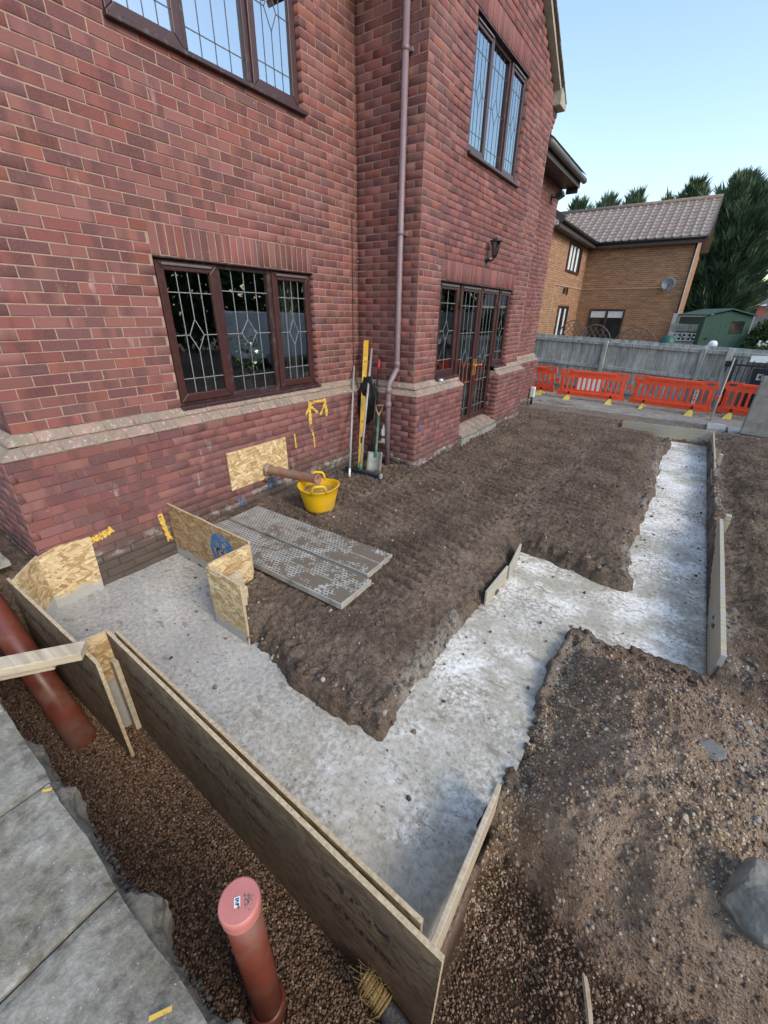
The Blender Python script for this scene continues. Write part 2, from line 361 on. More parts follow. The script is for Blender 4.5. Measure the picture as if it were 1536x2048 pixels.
hb = t.math('ADD', t.math('MULTIPLY', n2, 1.), t.math('MULTIPLY', n3, .7))
M['soil'] = t.fin(c, t.math('MULTIPLY_ADD', n1, .3, .7), hb, 1., .032, Specular_IOR_Level=.25)
# stones
def stone_mat(name, stops):
    t = NT(name); p = t.pos(); r = t.isl(); c = t.ramp(r, stops)
    c = t.mix(t.math('MULTIPLY', t.noise(p, 160, 3), .4), c, (.06, .045, .035)); return t.fin(c, .75, t.noise(p, 240, 2), .2, .002, Specular_IOR_Level=.35)
M['gravel'] = stone_mat('brown_pea_gravel', [(0, (.085, .045, .026)), (.35, (.19, .105, .057)), (.7, (.28, .165, .093)), (.93, (.38, .25, .155)), (1, (.55, .44, .33))])
M['peagravel'] = stone_mat('golden_pea_gravel', [(0, (.24, .15, .075)), (.45, (.45, .32, .18)), (.8, (.6, .47, .31)), (1, (.74, .66, .54))])
M['crumb'] = stone_mat('soil_crumb', [(0, (.07, .049, .035)), (.5, (.145, .104, .075)), (.9, (.25, .187, .138)), (1, (.55, .49, .42))])
M['rubble'] = stone_mat('grey_rubble', [(0, (.12, .115, .1)), (.5, (.27, .265, .24)), (1, (.46, .45, .42))])
# concrete footing
t = NT('fresh_concrete'); p = t.pos(); x, y = t.sep(p, 0), t.sep(p, 1)
dm = t.math('ADD', t.math('MULTIPLY', t.noise(p, 1.3, 3), 1.5), t.math('ADD', t.math('MULTIPLY', x, .20), t.math('MULTIPLY_ADD', y, .10, .42)))   # drier away from the house
dry = t.ramp(t.math('MULTIPLY_ADD', dm, .5, -.1), [(.3, 0.), (.72, 1.)])
fine = t.noise(p, 30, 6, .75); big = t.noise(p, 2.4, 4, .6)
grey = t.ramp(fine, [(.3, (.24, .235, .22)), (.6, (.36, .355, .335)), (.75, (.54, .53, .505))])
white = t.ramp(t.math('MULTIPLY_ADD', fine, .6, t.math('MULTIPLY', big, .4)), [(.37, (.20, .18, .14)), (.45, (.38, .345, .28)), (.53, (.62, .59, .53)), (.64, (.79, .77, .735))])
c = t.mix(dry, grey, white)
br = t.ramp(t.math('ADD', t.noise(p, 2.7, 5, .7), t.math('MULTIPLY', y, -.035)), [(.5, 0.), (.66, .85)]); c = t.mix(t.math('MULTIPLY', br, dry), c, t.mix(fine, (.24, .215, .16), (.42, .39, .32)))
sp = t.math('MULTIPLY', t.ramp(t.vor(t.map(p, (1, 1, 1)), 28, 0), [(.12, 1.), (.22, 0.)]), t.ramp(t.noise(p, 4, 3), [(.42, 0.), (.54, 1.)]))
c = t.mix(t.math('MULTIPLY', sp, .85), c, (.2, .165, .12))
sm = t.ramp(t.noise(t.map(p, (8, 17, 1), (0, 0, .5)), 1., 4, .6), [(.62, 0.), (.68, .8)]); c = t.mix(sm, c, (.22, .19, .145))
c = t.n('HueSaturation', None, 0, Hue=.5, Saturation=1.05, Value=1.22, Color=c)
M['concrete'] = t.fin(c, t.math('MULTIPLY_ADD', dry, .35, .5), t.math('ADD', fine, t.math('MULTIPLY', big, 2.)), .35, .01, Specular_IOR_Level=.35)
# paving
t = NT('riven_paving'); p = t.pos(); r = t.isl(); n = t.noise(p, 3.2, 6, .68); n2 = t.noise(p, 26, 5, .7)
c = t.ramp(t.math('MULTIPLY_ADD', n2, .45, t.math('MULTIPLY', n, .55)), [(.36, (.12, .10, .068)), (.48, (.25, .225, .175)), (.58, (.36, .335, .275)), (.7, (.52, .495, .435))])
c = t.mix(t.ramp(t.noise(p, 6, 4, .7), [(.53, 0.), (.66, .7)]), c, (.22, .195, .12))
c = t.n('HueSaturation', None, 0, Hue=.5, Saturation=.9, Value=t.math('MULTIPLY_ADD', r, .25, .85), Color=c)
c = t.mix(t.ramp(t.vor(p, 42, 0), [(.06, .7), (.1, 0.)]), c, (.62, .6, .56))
M['slab'] = t.fin(c, .72, t.math('ADD', t.math('MULTIPLY', n, 2.), n2), .55, .014, Specular_IOR_Level=.4)
# perforated planks
t = NT('perforated_steel_plank'); uv = t.uv(); u, v = t.sep(uv, 0), t.sep(uv, 1)
ROW = .026
row = t.math('FLOOR', t.math('DIVIDE', v, ROW)); off = t.math('MULTIPLY', t.math('MODULO', row, 2.), .5)
fu = t.math('SUBTRACT', t.math('FRACT', t.math('ADD', t.math('DIVIDE', u, .034), off)), .5); fv = t.math('SUBTRACT', t.math('FRACT', t.math('DIVIDE', v, ROW)), .5)
dd = t.math('SQRT', t.math('ADD', t.math('POWER', t.math('MULTIPLY', fu, .9), 2.), t.math('POWER', t.math('MULTIPLY', fv, 1.1), 2.)))
hole = t.ramp(dd, [(.25, 1.), (.31, 0.)]); rim = t.ramp(dd, [(.25, 0.), (.32, 1.), (.46, 0.)])
p = t.pos(); n = t.noise(p, 9, 5, .65)
c = t.ramp(n, [(.3, (.27, .25, .21)), (.55, (.4, .38, .335)), (.75, (.53, .515, .475))])
c = t.mix(t.math('MULTIPLY', hole, .93), c, (.045, .04, .032))
mud = t.math('ADD', t.noise(p, 7, 6, .7), t.math('MULTIPLY', t.sep(p, 0), .14))
c = t.mix(t.ramp(mud, [(.70, 0.), (.75, .95)]), c, (.17, .135, .10))
c = t.mix(t.ramp(t.math('ADD', t.noise(t.map(p, loc=(5, 3, 1)), 8, 6, .7), t.math('MULTIPLY', t.sep(p, 0), .12)), [(.84, 0.), (.89, .8)]), c, (.55, .55, .53))
M['plank'] = t.fin(c, .6, t.math('SUBTRACT', rim, t.math('MULTIPLY', hole, 1.5)), .5, .006, Specular_IOR_Level=.4)
M['plank_side'] = plain('plank_edge', (.36, .34, .29), .7, .25, 10, .3, dirt=(.2, .17, .13))
# neighbour brick
t = NT('buff_brick'); p = t.pos(); pv = t.comb(t.math('ADD', t.sep(p, 0), t.sep(p, 1)), t.sep(p, 2), 0.)
nd = t.t.nodes.new('ShaderNodeTexBrick'); t.set(nd.inputs['Vector'], pv); nd.inputs['Scale'].default_value = 1.
nd.inputs['Brick Width'].default_value = .225; nd.inputs['Row Height'].default_value = .075; nd.inputs['Mortar Size'].default_value = .007
nd.inputs['Color1'].default_value = (.31, .155, .09, 1); nd.inputs['Color2'].default_value = (.175, .09, .058, 1); nd.inputs['Mortar'].default_value = (.5, .36, .22, 1); nd.inputs['Bias'].default_value = -.1
c = t.mix(.4, nd.outputs[0], t.ramp(t.noise(t.map(pv, (2.2, 9, 1)), 1., 4, .6), [(.3, (.16, .085, .055)), (.52, (.32, .17, .095)), (.75, (.58, .4, .24))]))
M['buff'] = t.fin(c, .9, nd.outputs[1], .3, -.006, Specular_IOR_Level=.2)
def leaf_mat(name, a, b, tr=.25):
    t = NT(name); r = t.isl(); n = t.ramp(t.noise(t.pos(), 1.5, 3), [(.38, 0.), (.64, 1.)])
    c = t.mix(t.math('MULTIPLY_ADD', n, .55, t.math('MULTIPLY', r, .45)), a, b)
    return t.fin(c, .65, None, Specular_IOR_Level=.3)
M['conifer'] = leaf_mat('dark_conifer', (.028, .062, .036), (.135, .195, .105)); M['conifer2'] = leaf_mat('olive_conifer', (.04, .075, .03), (.10, .14, .06))
M['hedge'] = leaf_mat('hedge_leaf', (.02, .045, .014), (.06, .10, .03)); M['bark'] = plain('bark', (.10, .075, .055), .9, .3, 14, .6)
M['petal'] = plain('white_petal', (.8, .8, .76), .6, .05); M['pinkpetal'] = plain('pink_petal', (.45, .16, .33), .6, .1); M['stem'] = leaf_mat('stem_leaf', (.03, .08, .02), (.1, .17, .06))
M['distroof'] = plain('far_roof', (.12, .12, .13), .8, .2, 3, .1); M['distwall'] = plain('far_wall', (.3, .22, .16), .9, .2, 3, .1); M['farbrick'] = plain('far_red_brick', (.36, .13, .09), .9, .2, 4, .1)
M['vanwhite'] = plain('van_paint', (.75, .77, .8), .25, .04, 2, .02)
M['bluebox'] = plain('blue_paint', (.03, .14, .3), .5, .1, 3, .05)

# ================================================================== GROUND
CR = [(.10, 3.53, -4.10, -3.42), (.10, 1.31, -4.14, -3.03), (.10, 1.70, -4.10, -3.388), (2.87, 3.53, -4.12, -1.0), (2.87, 4.345, -1.93, -1.02), (3.73, 4.345, -1.93, 4.87)]
def csdf(x, y):
    d = np.full(np.shape(x), -9.)
    for a, b, c_, e in CR: d = np.maximum(d, np.minimum(np.minimum(x-a, b-x), np.minimum(y-c_, e-y)))
    return d
def mound_mask(x, y): return sst(3.47, 3.58, x)*(1-sst(-2.02, -1.9, y))
def H(x, y, detail=True):
    x = np.asarray(x, float); y = np.asarray(y, float)
    h = .015*fbm(x*.9, y*.9, 3, 1)+.05*sst(2.4, 1.0, x)*sst(-.5, 1.5, y)*(1-sst(4, 5, y))
    h = h-.10*sst(5.0, 5.9, y)+.02*sst(8.5, 10, y)
    h = h-.05*sst(.6, .2, x)*sst(-3., -1, y)*(1-sst(0, .5, y))
    # right hand field, lumpier
    rf = sst(4.3, 4.5, x)*sst(-2.1, -1.7, y)
    h = h+rf*(.05*fbm(x*2.2, y*2.2, 3, 9)-.02)
    pit = np.exp(-(((x-4.85)/.22)**2+((y+1.55)/.28)**2)); h = h-rf*.34*pit
    mz = mound_mask(x, y)
    hm = .03+.09*fbm(x*2.4, y*2.4, 4, 4)+.03*np.abs(fbm(x*7, y*7, 3, 8))-.57*(1-sst(-3.70, -3.30, y+.13*fbm(x*3.1, y*1.5, 3, 5)-.10*(x-4.)))-.20*np.maximum(1-sst(3.5, 4.0, x), .95*sst(-2.45, -1.95, y))
    hm = np.maximum(hm, -.205-.5*(y < -3.2)-.5*(x > 4.3))
    hm = hm-.30*sst(4.32, 5.0, x+.10*fbm(x*2, y*3, 3, 6))
    hm = np.maximum(hm, -.55)
    h = h+(hm-h)*mz
    d = csdf(x, y)+.045*fbm(x*4.5, y*4.5, 3, 21)+.022*fbm(x*18, y*18, 2, 22)
    wd = .05+.17*np.clip(fbm(x*1.7, y*1.7, 2, 23)+.4, 0, 1)
    h = h-.24*sst(4.35, 4.75, y)*(1-sst(4.88, 4.93, y))*sst(2.7, 2.95, x)*(1-sst(3.72, 3.8, x))
    h = h-(.11+.05*fbm(x*1.3, y*1.3, 2, 24))*sst(-.42, -.02, d)*(1-mz*.6)
    hold = ((x < 1.70) & (y < -2.4) & (y > -3.47)) | ((x > 4.25) & (y > -1.9)) | ((x > 3.7) & (y > 4.7)) | ((x > 3.49) & (x < 3.7) & (y < -3.42))
    cut = np.where(hold, sst(-.02, .0, csdf(x, y)), sst(0., 1., (d-.07+wd)/(wd+.03)))
    h = np.where(hold & (x < 2), np.maximum(h, -.02), h); h = np.where(hold & (x > 4.25), h+.06*np.exp(-((csdf(x, y))/.12)**2), h)
    h = h+(-.42-h)*cut
    tz = (1-sst(-4.06, -4.035, y))*(1-sst(3.60, 3.7, x))*sst(.12, .3, x)
    h = h+(-.575-h)*tz
    lf = (1-sst(.02, .12, x))*(1-sst(-4.05, -3.9, y)); h = h+(.14-h)*lf
    pm = 1-sst(-4.68, -4.60, y+.03*fbm(x*4, y*4, 3, 31)); h = h+(.17-h)*pm
    if detail:
        gr = np.clip(tz+(hm < -.46)*mz, 0, 1); far = 1-sst(4.9, 5.6, y)
        a = (1-.75*gr)*(.35+.65*far); tk = 0*x
        for cx, hw, sl in ((1.45, .30, .05), (2.20, .30, .04), (3.05, .30, .03)): tk = np.maximum(tk, sst(hw+.03, hw-.05, np.abs(x-(cx+sl*(y+1))))*sst(-2.6, -2.1, y)*(1-sst(4., 4.7, y)))
        a = a*(1-.6*tk)
        lump = np.abs(fbm(x*9, y*9, 3, 41)); lump2 = np.abs(fbm(x*21, y*21, 2, 42))
        h = h+a*(.034*lump+.034*lump2+.010*fbm(x*44, y*44, 2, 43)-.02)
        e = np.exp(-((d+.07)/.07)**2)*(1-gr); h = h+e*(.075*np.abs(fbm(x*10, y*10, 3, 44))-.012)
        # excavator track prints, ridges across the line of travel
        for cx, hw, ph, sl in ((1.45, .30, 0., .05), (2.20, .30, .4, .04), (3.05, .30, .9, .03), (.80, .24, 1.3, .10), (5.2, .25, .2, .02), (4.75, .2, .7, 0.)):
            u = x-(cx+sl*(y+1)); m = sst(hw, hw-.05, np.abs(u))*sst(-2.9, -2.3, y)*(1-sst(4.0, 4.7, y))*(cut < .05)
            wv = (y+.10*u+.018*fbm(x*2, y*2, 2, 51))/.12+ph; tri = np.abs(wv-np.floor(wv)-.5)*2
            br = np.clip(.68+1.2*fbm(x*1.6, y*1.6, 3, 52+int(cx*10)), 0, 1)
            h = h+m*(.35+.65*br)*.072*(sst(.15, .85, tri)-.5)*(1-mz)
    return h
def axis(lo, a, b, hi, st, g=1.13):
    mid = np.arange(a, b+1e-6, st); L = []; s = st; p = a
    while p > lo: s *= g; p -= s; L.append(p)
    Rr = []; s = st; p = b
    while p < hi: s *= g; p += s; Rr.append(p)
    return np.concatenate([L[::-1], mid, Rr])
gx = axis(-140, .08, 5.6, 160, .018); gy = axis(-60, -4.75, 5.2, 300, .020, 1.06)
XX, YY = np.meshgrid(gx, gy); ZZ = H(XX, YY)
nx_, ny_ = len(gx), len(gy); idx = np.arange(nx_*ny_).reshape(ny_, nx_)
Q = np.stack([idx[:-1, :-1], idx[:-1, 1:], idx[1:, 1:], idx[1:, :-1]], -1).reshape(-1, 4)
ground = npmesh('ground', np.stack([XX, YY, ZZ], -1).reshape(-1, 3), Q, M['soil'], smooth=True); tag(ground, kind='structure')
mz = mound_mask(XX, YY); d = csdf(XX, YY)
gz = ((ZZ < -.43) & (d < -.02)).astype(float)
gz = np.maximum(gz, (1-sst(-4.14, -4.1, YY))*(1-sst(3.6, 3.7, XX))*(YY > -4.66)*(XX > .2))
bz = np.exp(-((d+.05)/.07)**2)*sst(-.02, .35, fbm(XX*2.3, YY*2.3, 3, 61))*1.0
bz = np.maximum(bz, mz*sst(4.25, 4.6, XX+.15*fbm(XX*3, YY*3, 3, 62))*.55*sst(-.1, .5, fbm(XX*5, YY*5, 3, 63)))
bz = np.maximum(bz, sst(5.0, 5.5, YY)*.45)
ca = ground.data.color_attributes.new('zone', 'FLOAT_COLOR', 'POINT')
ca.data.foreach_set('color', np.stack([mz*(1-gz), gz, np.clip(bz, 0, 1)*(1-gz), np.ones_like(mz)], -1).astype(np.float32).ravel())
# concrete footing, one cast piece
cx = np.arange(.06, 4.40, .03); cy = np.arange(-4.16, 4.95, .03); CX, CY = np.meshgrid(cx, cy)
CZ = -.232+.010*fbm(CX*1.2, CY*1.2, 3, 71)+.004*fbm(CX*9, CY*9, 3, 72)+.05*sst(.0, .06, -csdf(CX, CY)-.0)*0
ins = (csdf(CX, CY) > np.where((CX > 3.4) & (CY < -1.85) & (CX < 4.3), -.035, -.17)) & (CY > np.where(CX < 1.29, -4.22, -4.035)) & (CX < 4.36) & (CY < 4.88) & (CX < np.where(CY < -3.22, 3.515, 9)); ii = np.arange(CX.size).reshape(CX.shape)
ok = ins[:-1, :-1] & ins[:-1, 1:] & ins[1:, 1:] & ins[1:, :-1]
Qc = np.stack([ii[:-1, :-1], ii[:-1, 1:], ii[1:, 1:], ii[1:, :-1]], -1)[ok]
fo = npmesh('concrete_footing', np.stack([CX, CY, CZ], -1).reshape(-1, 3), Qc, M['concrete'], smooth=False)
bmm = bmesh.new(); bmm.from_mesh(fo.data); bmesh.ops.delete(bmm, geom=[v for v in bmm.verts if not v.link_faces], context='VERTS')
r = bmesh.ops.extrude_face_region(bmm, geom=bmm.faces[:]); bmesh.ops.translate(bmm, verts=[v for v in r['geom'] if isinstance(v, bmesh.types.BMVert)], vec=(0, 0, -.22))
bmesh.ops.recalc_face_normals(bmm, faces=bmm.faces[:]); bmm.to_mesh(fo.data); bmm.free(); tag(fo, kind='structure')
# loose stones: one joined mesh per kind
g_ = (1+5**.5)/2
ICO = np.array([(-1, g_, 0), (1, g_, 0), (-1, -g_, 0), (1, -g_, 0), (0, -1, g_), (0, 1, g_), (0, -1, -g_), (0, 1, -g_), (g_, 0, -1), (g_, 0, 1), (-g_, 0, -1), (-g_, 0, 1)])/1.902
ICF = np.array([(0, 11, 5), (0, 5, 1), (0, 1, 7), (0, 7, 10), (0, 10, 11), (1, 5, 9), (5, 11, 4), (11, 10, 2), (10, 7, 6), (7, 1, 8), (3, 9, 4), (3, 4, 2), (3, 2, 6), (3, 6, 8), (3, 8, 9), (4, 9, 5), (2, 4, 11), (6, 2, 10), (8, 6, 7), (9, 8, 1)])
def rotm(n):
    q = RNG.normal(size=(n, 4)); q /= np.linalg.norm(q, axis=1)[:, None]; a, b, c, d_ = q.T
    return np.stack([np.stack([1-2*(c*c+d_*d_), 2*(b*c-d_*a), 2*(b*d_+c*a)], -1), np.stack([2*(b*c+d_*a), 1-2*(b*b+d_*d_), 2*(c*d_-b*a)], -1), np.stack([2*(b*d_-c*a), 2*(c*d_+b*a), 1-2*(b*b+c*c)], -1)], 1)
def stones(name, P, size, mat, flat=.6, smooth=True, jit=.18):
    n = len(P); base = ICO[None]*(1+jit*RNG.normal(size=(n, 12, 1))); sc = np.stack([np.ones(n), RNG.uniform(.6, 1, n), RNG.uniform(flat*.7, flat*1.3, n)], -1)
    V = np.einsum('nij,nkj->nki', rotm(n), base*sc[:, None]*np.asarray(size)[:, None, None])+P[:, None]
    Fq = (ICF[None]+(np.arange(n)*12)[:, None, None]).reshape(-1, 3)
    return npmesh(name, V.reshape(-1, 3), Fq, mat, smooth=smooth)
def scatter(n, x0, x1, y0, y1, keep=None):
    x = RNG.uniform(x0, x1, n); y = RNG.uniform(y0, y1, n)
    if keep is not None: k = keep(x, y); x, y = x[k], y[k]
    return x, y
x1, y1 = scatter(30000, .25, 3.66, -4.62, -4.10); z1 = H(x1, y1); k = z1 < -.3; x1, y1, z1 = x1[k], y1[k], z1[k]
x2, y2 = scatter(24000, 3.5, 5.3, -4.62, -3.1); z2 = H(x2, y2); k = (z2 < -.36-.05*RNG.random(len(z2))) & (csdf(x2, y2) < -.03); x2, y2, z2 = x2[k], y2[k], z2[k]
P_ = np.stack([np.r_[x1, x2], np.r_[y1, y2], np.r_[z1, z2]+.003], -1)
tag(stones('pea_gravel', P_, RNG.uniform(.004, .0085, len(P_)), M['gravel'], .7), 'wet brown pea gravel bedding in the trench', 'gravel', kind='stuff')
def km(x, y):
    p = .06+.9*np.clip(fbm(x*2.6, y*2.6, 3, 81)*1.6+.1, 0, 1)*(sst(-2.2, -3.4, y)*.8+.2)+.7*sst(3.75, 3.56, x)*(y < -2.4)
    return (RNG.random(len(x)) < p) & (csdf(x, y) < -.01)
M['moundcrumb'] = stone_mat('mound_crumb', [(0, (.13, .083, .052)), (.5, (.26, .175, .115)), (.9, (.38, .28, .2)), (1, (.58, .5, .4))])
xm, ym = scatter(16000, 3.5, 5.0, -3.75, -1.95, lambda x, y: csdf(x, y) < -.01); P_ = np.stack([xm, ym, H(xm, ym)-.001], -1)
tag(stones('mound_crumbs', P_, .002+.012*RNG.random(len(xm))**3, M['moundcrumb'], .8, jit=.25), 'brown crumbs of earth over the mound', 'soil', kind='stuff')
xm, ym = scatter(26000, 3.52, 4.9, -3.75, -2.0, km)
P_ = np.stack([xm, ym, H(xm, ym)+.001], -1); tag(stones('golden_gravel', P_, RNG.uniform(.003, .0095, len(P_)), M['peagravel'], .75), 'golden pea gravel scattered over the earth mound', 'gravel', kind='stuff')
def kc(x, y): return (csdf(x, y) < -.005) & (y > -4.05) & ~((x > 3.45) & (x < 4.9) & (y < -1.95))
xs, ys = scatter(30000, .15, 5.4, -3.45, 5.2, lambda x, y: kc(x, y) & (RNG.random(len(x)) < np.clip(1.25-.13*(y+4), .2, 1)))
P_ = np.stack([xs, ys, H(xs, ys)], -1); sz = .003+.013*RNG.random(len(xs))**3.2
tag(stones('soil_crumbs', P_, sz, M['crumb'], .75, jit=.25), 'loose crumbs of dark soil on the dug ground', 'soil', kind='stuff')
# bigger clods along the cut edges
xe, ye = scatter(26000, .4, 4.6, -3.7, 4.9, lambda x, y: (np.abs(csdf(x, y)+.035) < .05) & (y > -3.6) & (RNG.random(len(x)) < .8))
P_ = np.stack([xe, ye, H(xe, ye)-.004], -1); sz = .006+.022*RNG.random(len(xe))**2.6
tag(stones('edge_clods', P_, sz, M['crumb'], .8, smooth=False, jit=.28), 'broken clods of soil along the cut edges', 'soil', kind='stuff')
xc, yc = scatter(5200, .3, 4.3, -4.05, 4.8, lambda x, y: (csdf(x, y) > .02) & (RNG.random(len(x)) < np.exp(-csdf(x, y)/.10)*.9+.06))
P_ = np.stack([xc, yc, np.full(len(xc), -.228)], -1)
tag(stones('dropped_soil', P_, .003+.016*RNG.random(len(xc))**3, M['crumb'], .6), 'specks of soil dropped on the fresh concrete', 'soil', kind='stuff')
xr, yr = scatter(1500, 4.2, 5.2, -3.2, -1.6, lambda x, y: (RNG.random(len(x)) < sst(4.2, 4.7, x)))
P_ = np.stack([xr, yr, H(xr, yr)], -1); tag(stones('grey_rubble', P_, .004+.02*RNG.random(len(xr))**3, M['rubble'], .7, smooth=False, jit=.25), 'grey rubble mixed into the bank at the right edge', 'rubble', kind='stuff')
xr, yr = scatter(1500, 1.2, 3.5, -4.63, -4.53); P_ = np.stack([xr, yr, H(xr, yr)+.004], -1)
tag(stones('edge_rubble', P_, .004+.012*RNG.random(len(xr))**2, M['rubble'], .7, smooth=False), 'mortar crumbs along the broken edge of the paving', 'rubble', kind='stuff')

def rock(name, c, s, mat, label, cat='stone', seed=0, sub=4, cut=None):
    bm = bmesh.new(); bmesh.ops.create_icosphere(bm, subdivisions=sub, radius=1); rr = random.Random(seed)
    pl = [(Vector((rr.gauss(0, 1), rr.gauss(0, 1), rr.gauss(0, 1))).normalized(), rr.uniform(.55, .85)) for _ in range(11)]
    for v in bm.verts:
        for n, dd in pl:
            k = v.co.dot(n)
            if k > dd: v.co -= n*(k-dd)*.92
        v.co *= 1+.16*float(fbm(np.array([v.co.x*2.5+seed]), np.array([v.co.y*2.5+v.co.z*2.1]), 4, 7)[0])
        v.co += Vector((rr.gauss(0, .01), rr.gauss(0, .01), rr.gauss(0, .01)))
        v.co = Vector((v.co.x*s[0], v.co.y*s[1], v.co.z*s[2]))
    me = bpy.data.meshes.new(name); bm.to_mesh(me); bm.free(); me.materials.append(mat)
    o = bpy.data.objects.new(name, me); o.location = c; o.rotation_euler = (rr.uniform(-.2, .2), rr.uniform(-.2, .2), rr.uniform(0, 3)); COL.objects.link(o)
    return tag(o, label, cat)
def hz(x, y): return float(H(np.array([x]), np.array([y]))[0])
M['greyrock'] = plain('grey_rock', (.225, .205, .175), .85, .4, 9, .9, dirt=(.15, .11, .075))
rock('rock', (4.43, -3.29, hz(4.43, -3.29)+.03), (.12, .13, .15), M['greyrock'], 'large grey broken rock jutting from the bank at lower right', seed=3)
rock('stone', (4.285, -2.73, hz(4.285, -2.73)+.006), (.075, .055, .022), M['rubble'], 'flat pale grey stone on top of the earth mound', seed=5)
rock('stone', (4.20, -3.13, hz(4.2, -3.13)+.006), (.022, .016, .012), M['peagravel'], 'small buff pebble in the middle of the earth mound', seed=6)
rock('brick_fragment', (4.55, -2.86, hz(4.55, -2.86)+.03), (.035, .03, .02), M['brick'], 'pink brick fragment above the grey rock', 'brick', seed=8)
mb = MB(); mb.tube([(3.995, -3.545, -.46), (4.02, -3.62, -.475), (4.06, -3.72, -.48), (4.085, -3.80, -.485)], [.010, .013, .012, .011], 6)
tag(mb.build('stick', M['stickwood']), 'thin broken wooden stick lying on the gravel at the bottom', 'stick')

# ================================================================== HOUSE
ZP = 1.10; PP = .135; DX = .89; CO = .075; BH = .0665; BL = .2165
house = thing('brick_house', 'two storey red brick house with leaded dark brown windows on the left', 'house', (0, 0, 0))
bricks = []      # (wallpart, origin, u, n, u0, u1, z0, z1, matkey)
def gable(y): return 4.93+(min(y, 3.84-y)+.08)*.64
def intervals(a, b, ops):
    iv = [(a, b)]
    for o0, o1 in sorted(ops):
        nv = []
        for s, e in iv:
            if o1 <= s or o0 >= e: nv.append((s, e)); continue
            if o0 > s: nv.append((s, o0))
            if o1 < e: nv.append((o1, e))
        iv = nv
    return iv
def wall(o, u, n, u0, u1, z0, z1, ops=(), sol=(), key='brick', off=0., tooth=None, top=None, rec=.004, mlow=0, trim=(0, 0), name='wall'):
    """o origin on the face plane, u along, n outward. ops: openings (a,b,za,zb). sol: soldier courses (a,b,z). tooth: quoin zones with pale mortar"""
    o, u, n = Vector(o), Vector(u), Vector(n); mb = MB(); Z = Vector((0, 0, 1))
    nrow = int(round((z1-z0)/CO)); part = None; mine = []
    for k in range(nrow):
        za = z0+k*CO; ck = int(round((za-ZP)/CO)); par = ck % 2
        blk = [(a, b) for a, b, c, d_ in ops if za+CO*.5 > c and za+CO*.5 < d_]
        sb = [(a, b) for a, b, c in sol if za+CO*.5 > c and za+CO*.5 < c+.225]
        for s, e in intervals(u0, u1, blk):
            if top is not None:
                zt = za+CO*.8
                if zt > max(top(s), top(e), top((s+e)/2)): continue
                while zt > top(s) and s < e: s += .05
                while zt > top(e) and e > s: e -= .05
                if e-s < .06: continue
            # mortar bed
            cuts = [(s, e, mlow)]
            if tooth:
                tj = .1125*((ck//2) % 3); cuts = []
                zones = [(a-(tj if a > u0+.01 else 0), b+(tj if b < u1-.01 else 0)) for a, b in tooth]
                q = s
                for a, b in zones:
                    a, b = max(a, s), min(b, e)
                    if b <= a: continue
                    if a > q: cuts.append((q, a, 1))
                    cuts.append((a, b, 0)); q = b
                if q < e: cuts.append((q, e, 1))
            for a, b, mi in cuts:
                rc = rec if mi == 0 else rec+.004
                p = [o+u*a-n*rc+Z*za, o+u*b-n*rc+Z*za, o+u*b-n*rc+Z*(za+CO), o+u*a-n*rc+Z*(za+CO)]; mb.add(p, [(0, 1, 2, 3)], mi)
            for bx in (s, e):   # reveals
                if abs(bx-u0) < .001 or abs(bx-u1) < .001: continue
                sg = 1 if bx == s else -1; q = o+u*(bx+sg*.002)
                mb.add([q-n*rec+Z*za, q-n*.105+Z*za, q-n*.105+Z*(za+CO), q-n*rec+Z*(za+CO)], [(0, 1, 2, 3)], 0)
            for s2, e2 in intervals(s, e, sb):
                j = math.floor((s2-off)/.225-1)*.225+off+par*.1125
                while j < e2:
                    a = max(j, s2+(0 if s2 > u0+.001 else trim[0])); b = min(j+BL, e2-(0 if e2 < u1-.001 else trim[1]))
                    if b-a > .028: mine.append((o, u, n, a, b, za+.0042, za+.0042+BH, key))
                    j += .225
    for a, b, zc in sol:
        ns = int(round((b-a)/.075)); st = (b-a)/ns
        for i in range(ns): mine.append((o, u, n, a+i*st+.005, a+(i+1)*st-.005, zc+.005, zc+.22, key))
    part = mb.build(name, [M['mortar'], M['mortar_red']], house, recalc=False)
    for q in mine: bricks.append((part,)+q)
    return part
# ---- upper walls
W1 = (-2.62, -.812, 1.10, 2.30); W2 = (-2.62, -.82, 3.65, 4.85); W3 = (.978, 2.69, 3.65, 4.85); DR = (.545, 3.16, 1.10, 2.30)
wall((0, 0, 0), (0, 1, 0), (1, 0, 0), -3.872, 0, ZP, 5.375, [W1, W2], [(W1[0], W1[1], 2.30), (W2[0], W2[1], 4.85)], off=-3.872+.0, tooth=None)
wall((0, 0, 0), (1, 0, 0), (0, -1, 0), 0, DX, ZP, 5.375, off=0., trim=(0, .005))
wall((DX, 0, 0), (0, 1, 0), (1, 0, 0), 0, 3.85, ZP, 6.35, [DR, W3], [(DR[0], DR[1], 2.30), (W3[0], W3[1], 4.85)], off=.1125, tooth=[(0, .45), (3.3, 3.85)], top=gable, trim=(.006, 0))
wall((0, -3.872, 0), (1, 0, 0), (0, -1, 0), -2.6, 0, ZP, 5.375, off=0., trim=(0, .005))
wall((.52, 0, 0), (0, 1, 0), (1, 0, 0), 3.85, 6.1, ZP, 4.325, off=.05, tooth=[(5.65, 6.1)], key='brick')
